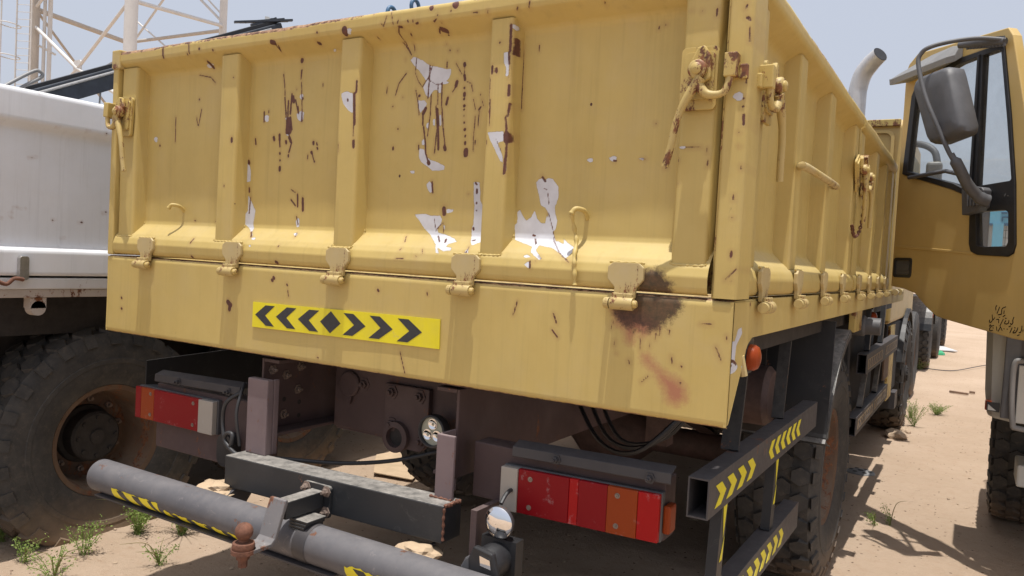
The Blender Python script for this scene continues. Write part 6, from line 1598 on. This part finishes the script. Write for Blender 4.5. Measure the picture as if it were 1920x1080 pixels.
# blue and white building far behind, seen through the lower door pane
bd = thing('building', 'low blue and white building far behind the trucks, seen through the lower door window', 'building', (5, 42, G))
Q = bd
b = MB(); b.box(0.6, 9.0, 40.3, 46, G, 3.75); b.build('wall', 'white_wall', Q)
b = MB(); b.box(0.5, 1.99, 40.2, 40.29, G, 3.6); b.build('dark_wall_panel', 'plastic', Q)  # added dark panel, fills the dark left part of the lower pane
b = MB(); b.box(1.995, 9.05, 40.15, 40.29, 2.86, 3.8); b.box(2.14, 2.56, 40.10, 40.149, G, 2.9); b.build('blue_facing', 'blue_wall', Q)
b = MB(); b.box(2.43, 2.72, 40.10, 40.149, 3.35, 3.42); b.box(2.50, 2.72, 40.10, 40.149, 3.16, 3.22); b.box(2.47, 2.51, 40.10, 40.149, 3.0, 3.20); b.box(1.998, 2.12, 40.10, 40.149, 2.80, 2.90); b.box(2.58, 2.75, 40.10, 40.149, 2.80, 2.92); b.build('sign_lettering', 'blue', Q)
for k in range(6):
    b = MB(); z = 1.2+0.35*k; b.tube([(2.57, 40.2, z), (3.2, 40.2, z)], 0.012, 6); b.build('window_bar', 'plastic', Q)
for x in (2.66, 2.8, 3.0):
    b = MB(); b.tube([(x, 40.2, 0.8), (x, 40.2, 2.85)], 0.012, 6); b.build('window_bar', 'plastic', Q)

# ================================================================== THINGS ON THE GROUND
def gz(x, y): return G+hnoise(x, y)
def weed(x, y, h, n, label, spread=0.12, grass=0, seed=0):
    rnd = random.Random(seed); b = MB()
    for k in range(n):
        a = rnd.uniform(0, 6.283); r_ = spread*rnd.uniform(0.2, 1); hh = h*rnd.uniform(0.5, 1)
        p0 = Vector((rnd.uniform(-0.02, 0.02), rnd.uniform(-0.02, 0.02), -0.01)); p1 = Vector((math.cos(a)*r_*0.5, math.sin(a)*r_*0.5, hh*0.55)); p2 = Vector((math.cos(a)*r_, math.sin(a)*r_, hh))
        pts = smooth_path([p0, p1, p2], 4); b.tube(pts, [0.0016]*len(pts), 4, caps=False)
        for p in pts[2:]:
            for q in range(6):
                c = p+Vector((rnd.gauss(0, 0.012), rnd.gauss(0, 0.012), rnd.gauss(0, 0.010)))
                d = Vector((rnd.gauss(0, 1), rnd.gauss(0, 1), rnd.gauss(0.3, 0.6))).normalized(); s_ = d.cross(Vector((rnd.random(), rnd.random(), rnd.random()))).normalized()
                L_ = rnd.uniform(0.007, 0.015); b.add([c, c+d*L_*0.5+s_*L_*0.3, c+d*L_, c+d*L_*0.5-s_*L_*0.3], [(0, 1, 2, 3)])
    for k in range(grass):
        a = rnd.uniform(0, 6.283); L_ = h*rnd.uniform(1.0, 2.2); lean = rnd.uniform(0.3, 1.0)
        pts = smooth_path([(0, 0, 0), (math.cos(a)*L_*lean*0.3, math.sin(a)*L_*lean*0.3, L_*0.5), (math.cos(a)*L_*lean, math.sin(a)*L_*lean, L_*0.55)], 5)
        b.tube(pts, [0.0028*(1-i/len(pts))+0.0004 for i in range(len(pts))], 4, caps=False, mi=1)
    o = b.build('weed', ['leaf', 'straw'], None, loc=(x, y, gz(x, y)))
    return tag(o, label, 'weed', 'weeds on the sand')
weed(-1.80, 0.27, 0.16, 11, 'green weed below the left end of the grey bumper pipe, farthest left in the sand', 0.10, 0, 1)
weed(-1.86, 0.58, 0.20, 22, 'largest feathery green weed in front of the flat tyre', 0.13, 3, 2)
weed(-1.70, 0.72, 0.20, 20, 'bushy green weed half under the grey bumper pipe', 0.13, 14, 3)
weed(-2.24, 0.12, 0.13, 9, 'small weed in the tyre shade at the left picture edge', 0.09, 2, 4)
weed(-1.42, 0.40, 0.10, 5, 'weed with long grass blades at the bottom left', 0.08, 7, 5)
weed(-1.65, 0.05, 0.12, 8, 'low weed cut by the bottom picture edge', 0.14, 3, 6)
weed(-1.92, 0.06, 0.10, 6, 'weed in the bottom left corner of the picture', 0.10, 2, 7)
weed(1.26, 7.2, 0.24, 16, 'upright light green weed beside the front wheel of the dump truck', 0.15, 0, 8)
weed(1.20, 7.75, 0.22, 12, 'light green weed just behind the upright one', 0.14, 0, 18)
weed(1.43, 8.2, 0.12, 26, 'low bright green tuft alone on the open sand', 0.16, 0, 9)
weed(1.29, 3.40, 0.09, 3, 'thin pale seedling on the sand left of the door shadow', 0.05, 1, 10)
weed(1.37, 3.46, 0.12, 3, 'taller thin seedling beside the door shadow', 0.05, 1, 11)
weed(0.98, 13.0, 0.2, 8, 'faint weed near the second truck wheel', 0.16, 2, 12)
# pebbles and chips
rnd = random.Random(5); b = MB()
for k in range(900):
    x = rnd.uniform(-2.6, 2.4); y = rnd.uniform(-0.6, 9)**1.0; r_ = rnd.choice([0.004, 0.005, 0.007, 0.009, 0.012])*rnd.uniform(0.7, 1.3)
    c = Vector((x, y, gz(x, y)+r_*0.2)); v = []
    for dx, dy, dz in ((1,0,0),(-1,0,0),(0,1,0),(0,-1,0),(0,0,0.7),(0,0,-0.7)): v.append(c+Vector((dx*r_*rnd.uniform(0.6, 1.3), dy*r_*rnd.uniform(0.6, 1.3), dz*r_)))
    b.add(v, [(0,2,4),(2,1,4),(1,3,4),(3,0,4),(2,0,5),(1,2,5),(3,1,5),(0,3,5)])
kind(b.build('pebbles', 'stone', None, smooth=80), 'stuff')
b = MB()
for k in range(420):
    x = rnd.uniform(-2.6, 2.4); y = rnd.uniform(-0.6, 10); a = rnd.uniform(0, 3.14); L_ = rnd.uniform(0.01, 0.05)
    d = Vector((math.cos(a), math.sin(a), 0))*L_*0.5; s_ = Vector((-math.sin(a), math.cos(a), 0))*rnd.uniform(0.0008, 0.003); c = Vector((x, y, gz(x, y)+0.004))
    b.add([c-d-s_, c-d+s_, c+d+s_*0.5+Vector((0, 0, 0.004)), c+d-s_*0.5+Vector((0, 0, 0.004)), c+Vector((0, 0, -0.006))], [(0, 1, 2, 3), (0, 4, 1), (2, 4, 3)])
kind(b.build('dry_twigs', 'wood', None), 'stuff')
# torn cardboard between the trucks
b = MB(); b.prism([(-1.66, 2.16), (-1.95, 2.52), (-1.90, 2.78), (-1.80, 2.83), (-1.72, 2.70), (-1.62, 2.68), (-1.47, 2.46), (-1.36, 2.20)], 'z', G+0.022, G+0.028)
o = b.build('cardboard_sheet', 'card', None); tag(o, 'torn flat sheet of cardboard on the sand between the trucks', 'cardboard'); o.rotation_euler = (0.0, 0, 0)
b = MB(); b.lathe([(0.001, 0.02), (0.05, 0.022), (0.10, 0.016), (0.108, 0.0), (0.001, 0.0)], (0, 0, 0), 'z', 32)
o = b.build('wheel_cover', 'plastic_light', None, smooth=40, loc=(1.05, 4.74, gz(1.05, 4.74)+0.004)); tag(o, 'round pale disc with dark holes lying in the shade beside the rear wheel', 'disc')
for k in range(6):
    a = k*math.pi/3; h = MB(); h.lathe([(0.001, 0.0245), (0.017, 0.0245)], (0.068*math.cos(a), 0.068*math.sin(a), 0), 'z', 14); h.build('hole', 'dark', o)
h = MB(); h.lathe([(0.001, 0.0255), (0.022, 0.0255)], (0, 0, 0), 'z', 14); h.build('hole', 'dark', o)
b = MB(); b.beam((1.50, 10.35, G+0.025), (1.72, 10.25, G+0.03), 0.035, 0.03); o = b.build('stick', 'wood', None, bevel=0.005); tag(o, 'short broken stick on the open sand', 'stick')
b = MB(); b.box(1.73, 1.80, 10.6, 10.64, G, G+0.03); o = b.build('wood_chip', 'wood', None); tag(o, 'small dark chip beside the stick', 'wood chip')
b = MB(); b.prism([(0.35, 17.0), (1.45, 17.6), (1.15, 18.6), (0.2, 18.3)], 'z', G+0.02, G+0.04); b.box(0.3, 0.9, 16.9, 17.2, G+0.041, G+0.06); o = b.build('paper_sheet', 'white', None); tag(o, 'pale flat sheet lying by the far truck wheels', 'sheet')
b = MB(); b.lathe([(0.001, 0.09), (0.08, 0.085), (0.13, 0.04), (0.14, 0.0)], (0, 0, 0), 'z', 9); o = b.build('plastic_bag', 'green_plastic', None, loc=(1.11, 16.5, G+0.01)); tag(o, 'crumpled green plastic on the far sand', 'plastic')
b = MB(); pts = smooth_path([(0.9, 13.3, G+0.03), (1.2, 13.2, G+0.02), (1.5, 13.4, G+0.02), (1.9, 14.6, G+0.04), (2.3, 15.6, G+0.05)], 8); b.tube(pts, 0.007, 6); o = b.build('cable', 'cable', None); tag(o, 'thin dark cable across the far sand', 'cable')
for (x, y, s_, lb_) in ((1.16, 6.45, 0.10, 'dark clod beside the front wheel of the dump truck'), (1.20, 6.75, 0.07, 'smaller clod behind the dark clod')):
    bm_o = bmesh.new(); bmesh.ops.create_icosphere(bm_o, subdivisions=2, radius=s_)
    for v_ in bm_o.verts: v_.co *= 1+0.35*noise.noise(v_.co*14+Vector((x, y, 0))); v_.co.z *= 0.6
    me = D.meshes.new('clod'); bm_o.to_mesh(me); bm_o.free(); me.materials.append(M['stone']); o = D.objects.new('clod', me); col.objects.link(o); o.location = (x, y, G+0.02); tag(o, lb_, 'clod')
# sand and plaster crumbs on the pipe brackets
for (x, y, z, r_, lb_) in ((-0.46, -0.06, -0.775, 0.055, 'crumbled sandy lump wedged behind the grey pipe, left one'), (0.42, -0.06, -0.785, 0.05, 'crumbled sandy lump wedged behind the grey pipe, right one')):
    bm_o = bmesh.new(); bmesh.ops.create_icosphere(bm_o, subdivisions=3, radius=r_)
    for v_ in bm_o.verts: v_.co *= 1+0.5*noise.noise(v_.co*30+Vector((x, y, 0))); v_.co.z *= 0.5; v_.co.x *= 1.35
    me = D.meshes.new('sand_lump'); bm_o.to_mesh(me); bm_o.free(); me.materials.append(M['card']); o = D.objects.new('sand_lump', me); col.objects.link(o); o.location = (x, y, z); tag(o, lb_, 'lump')
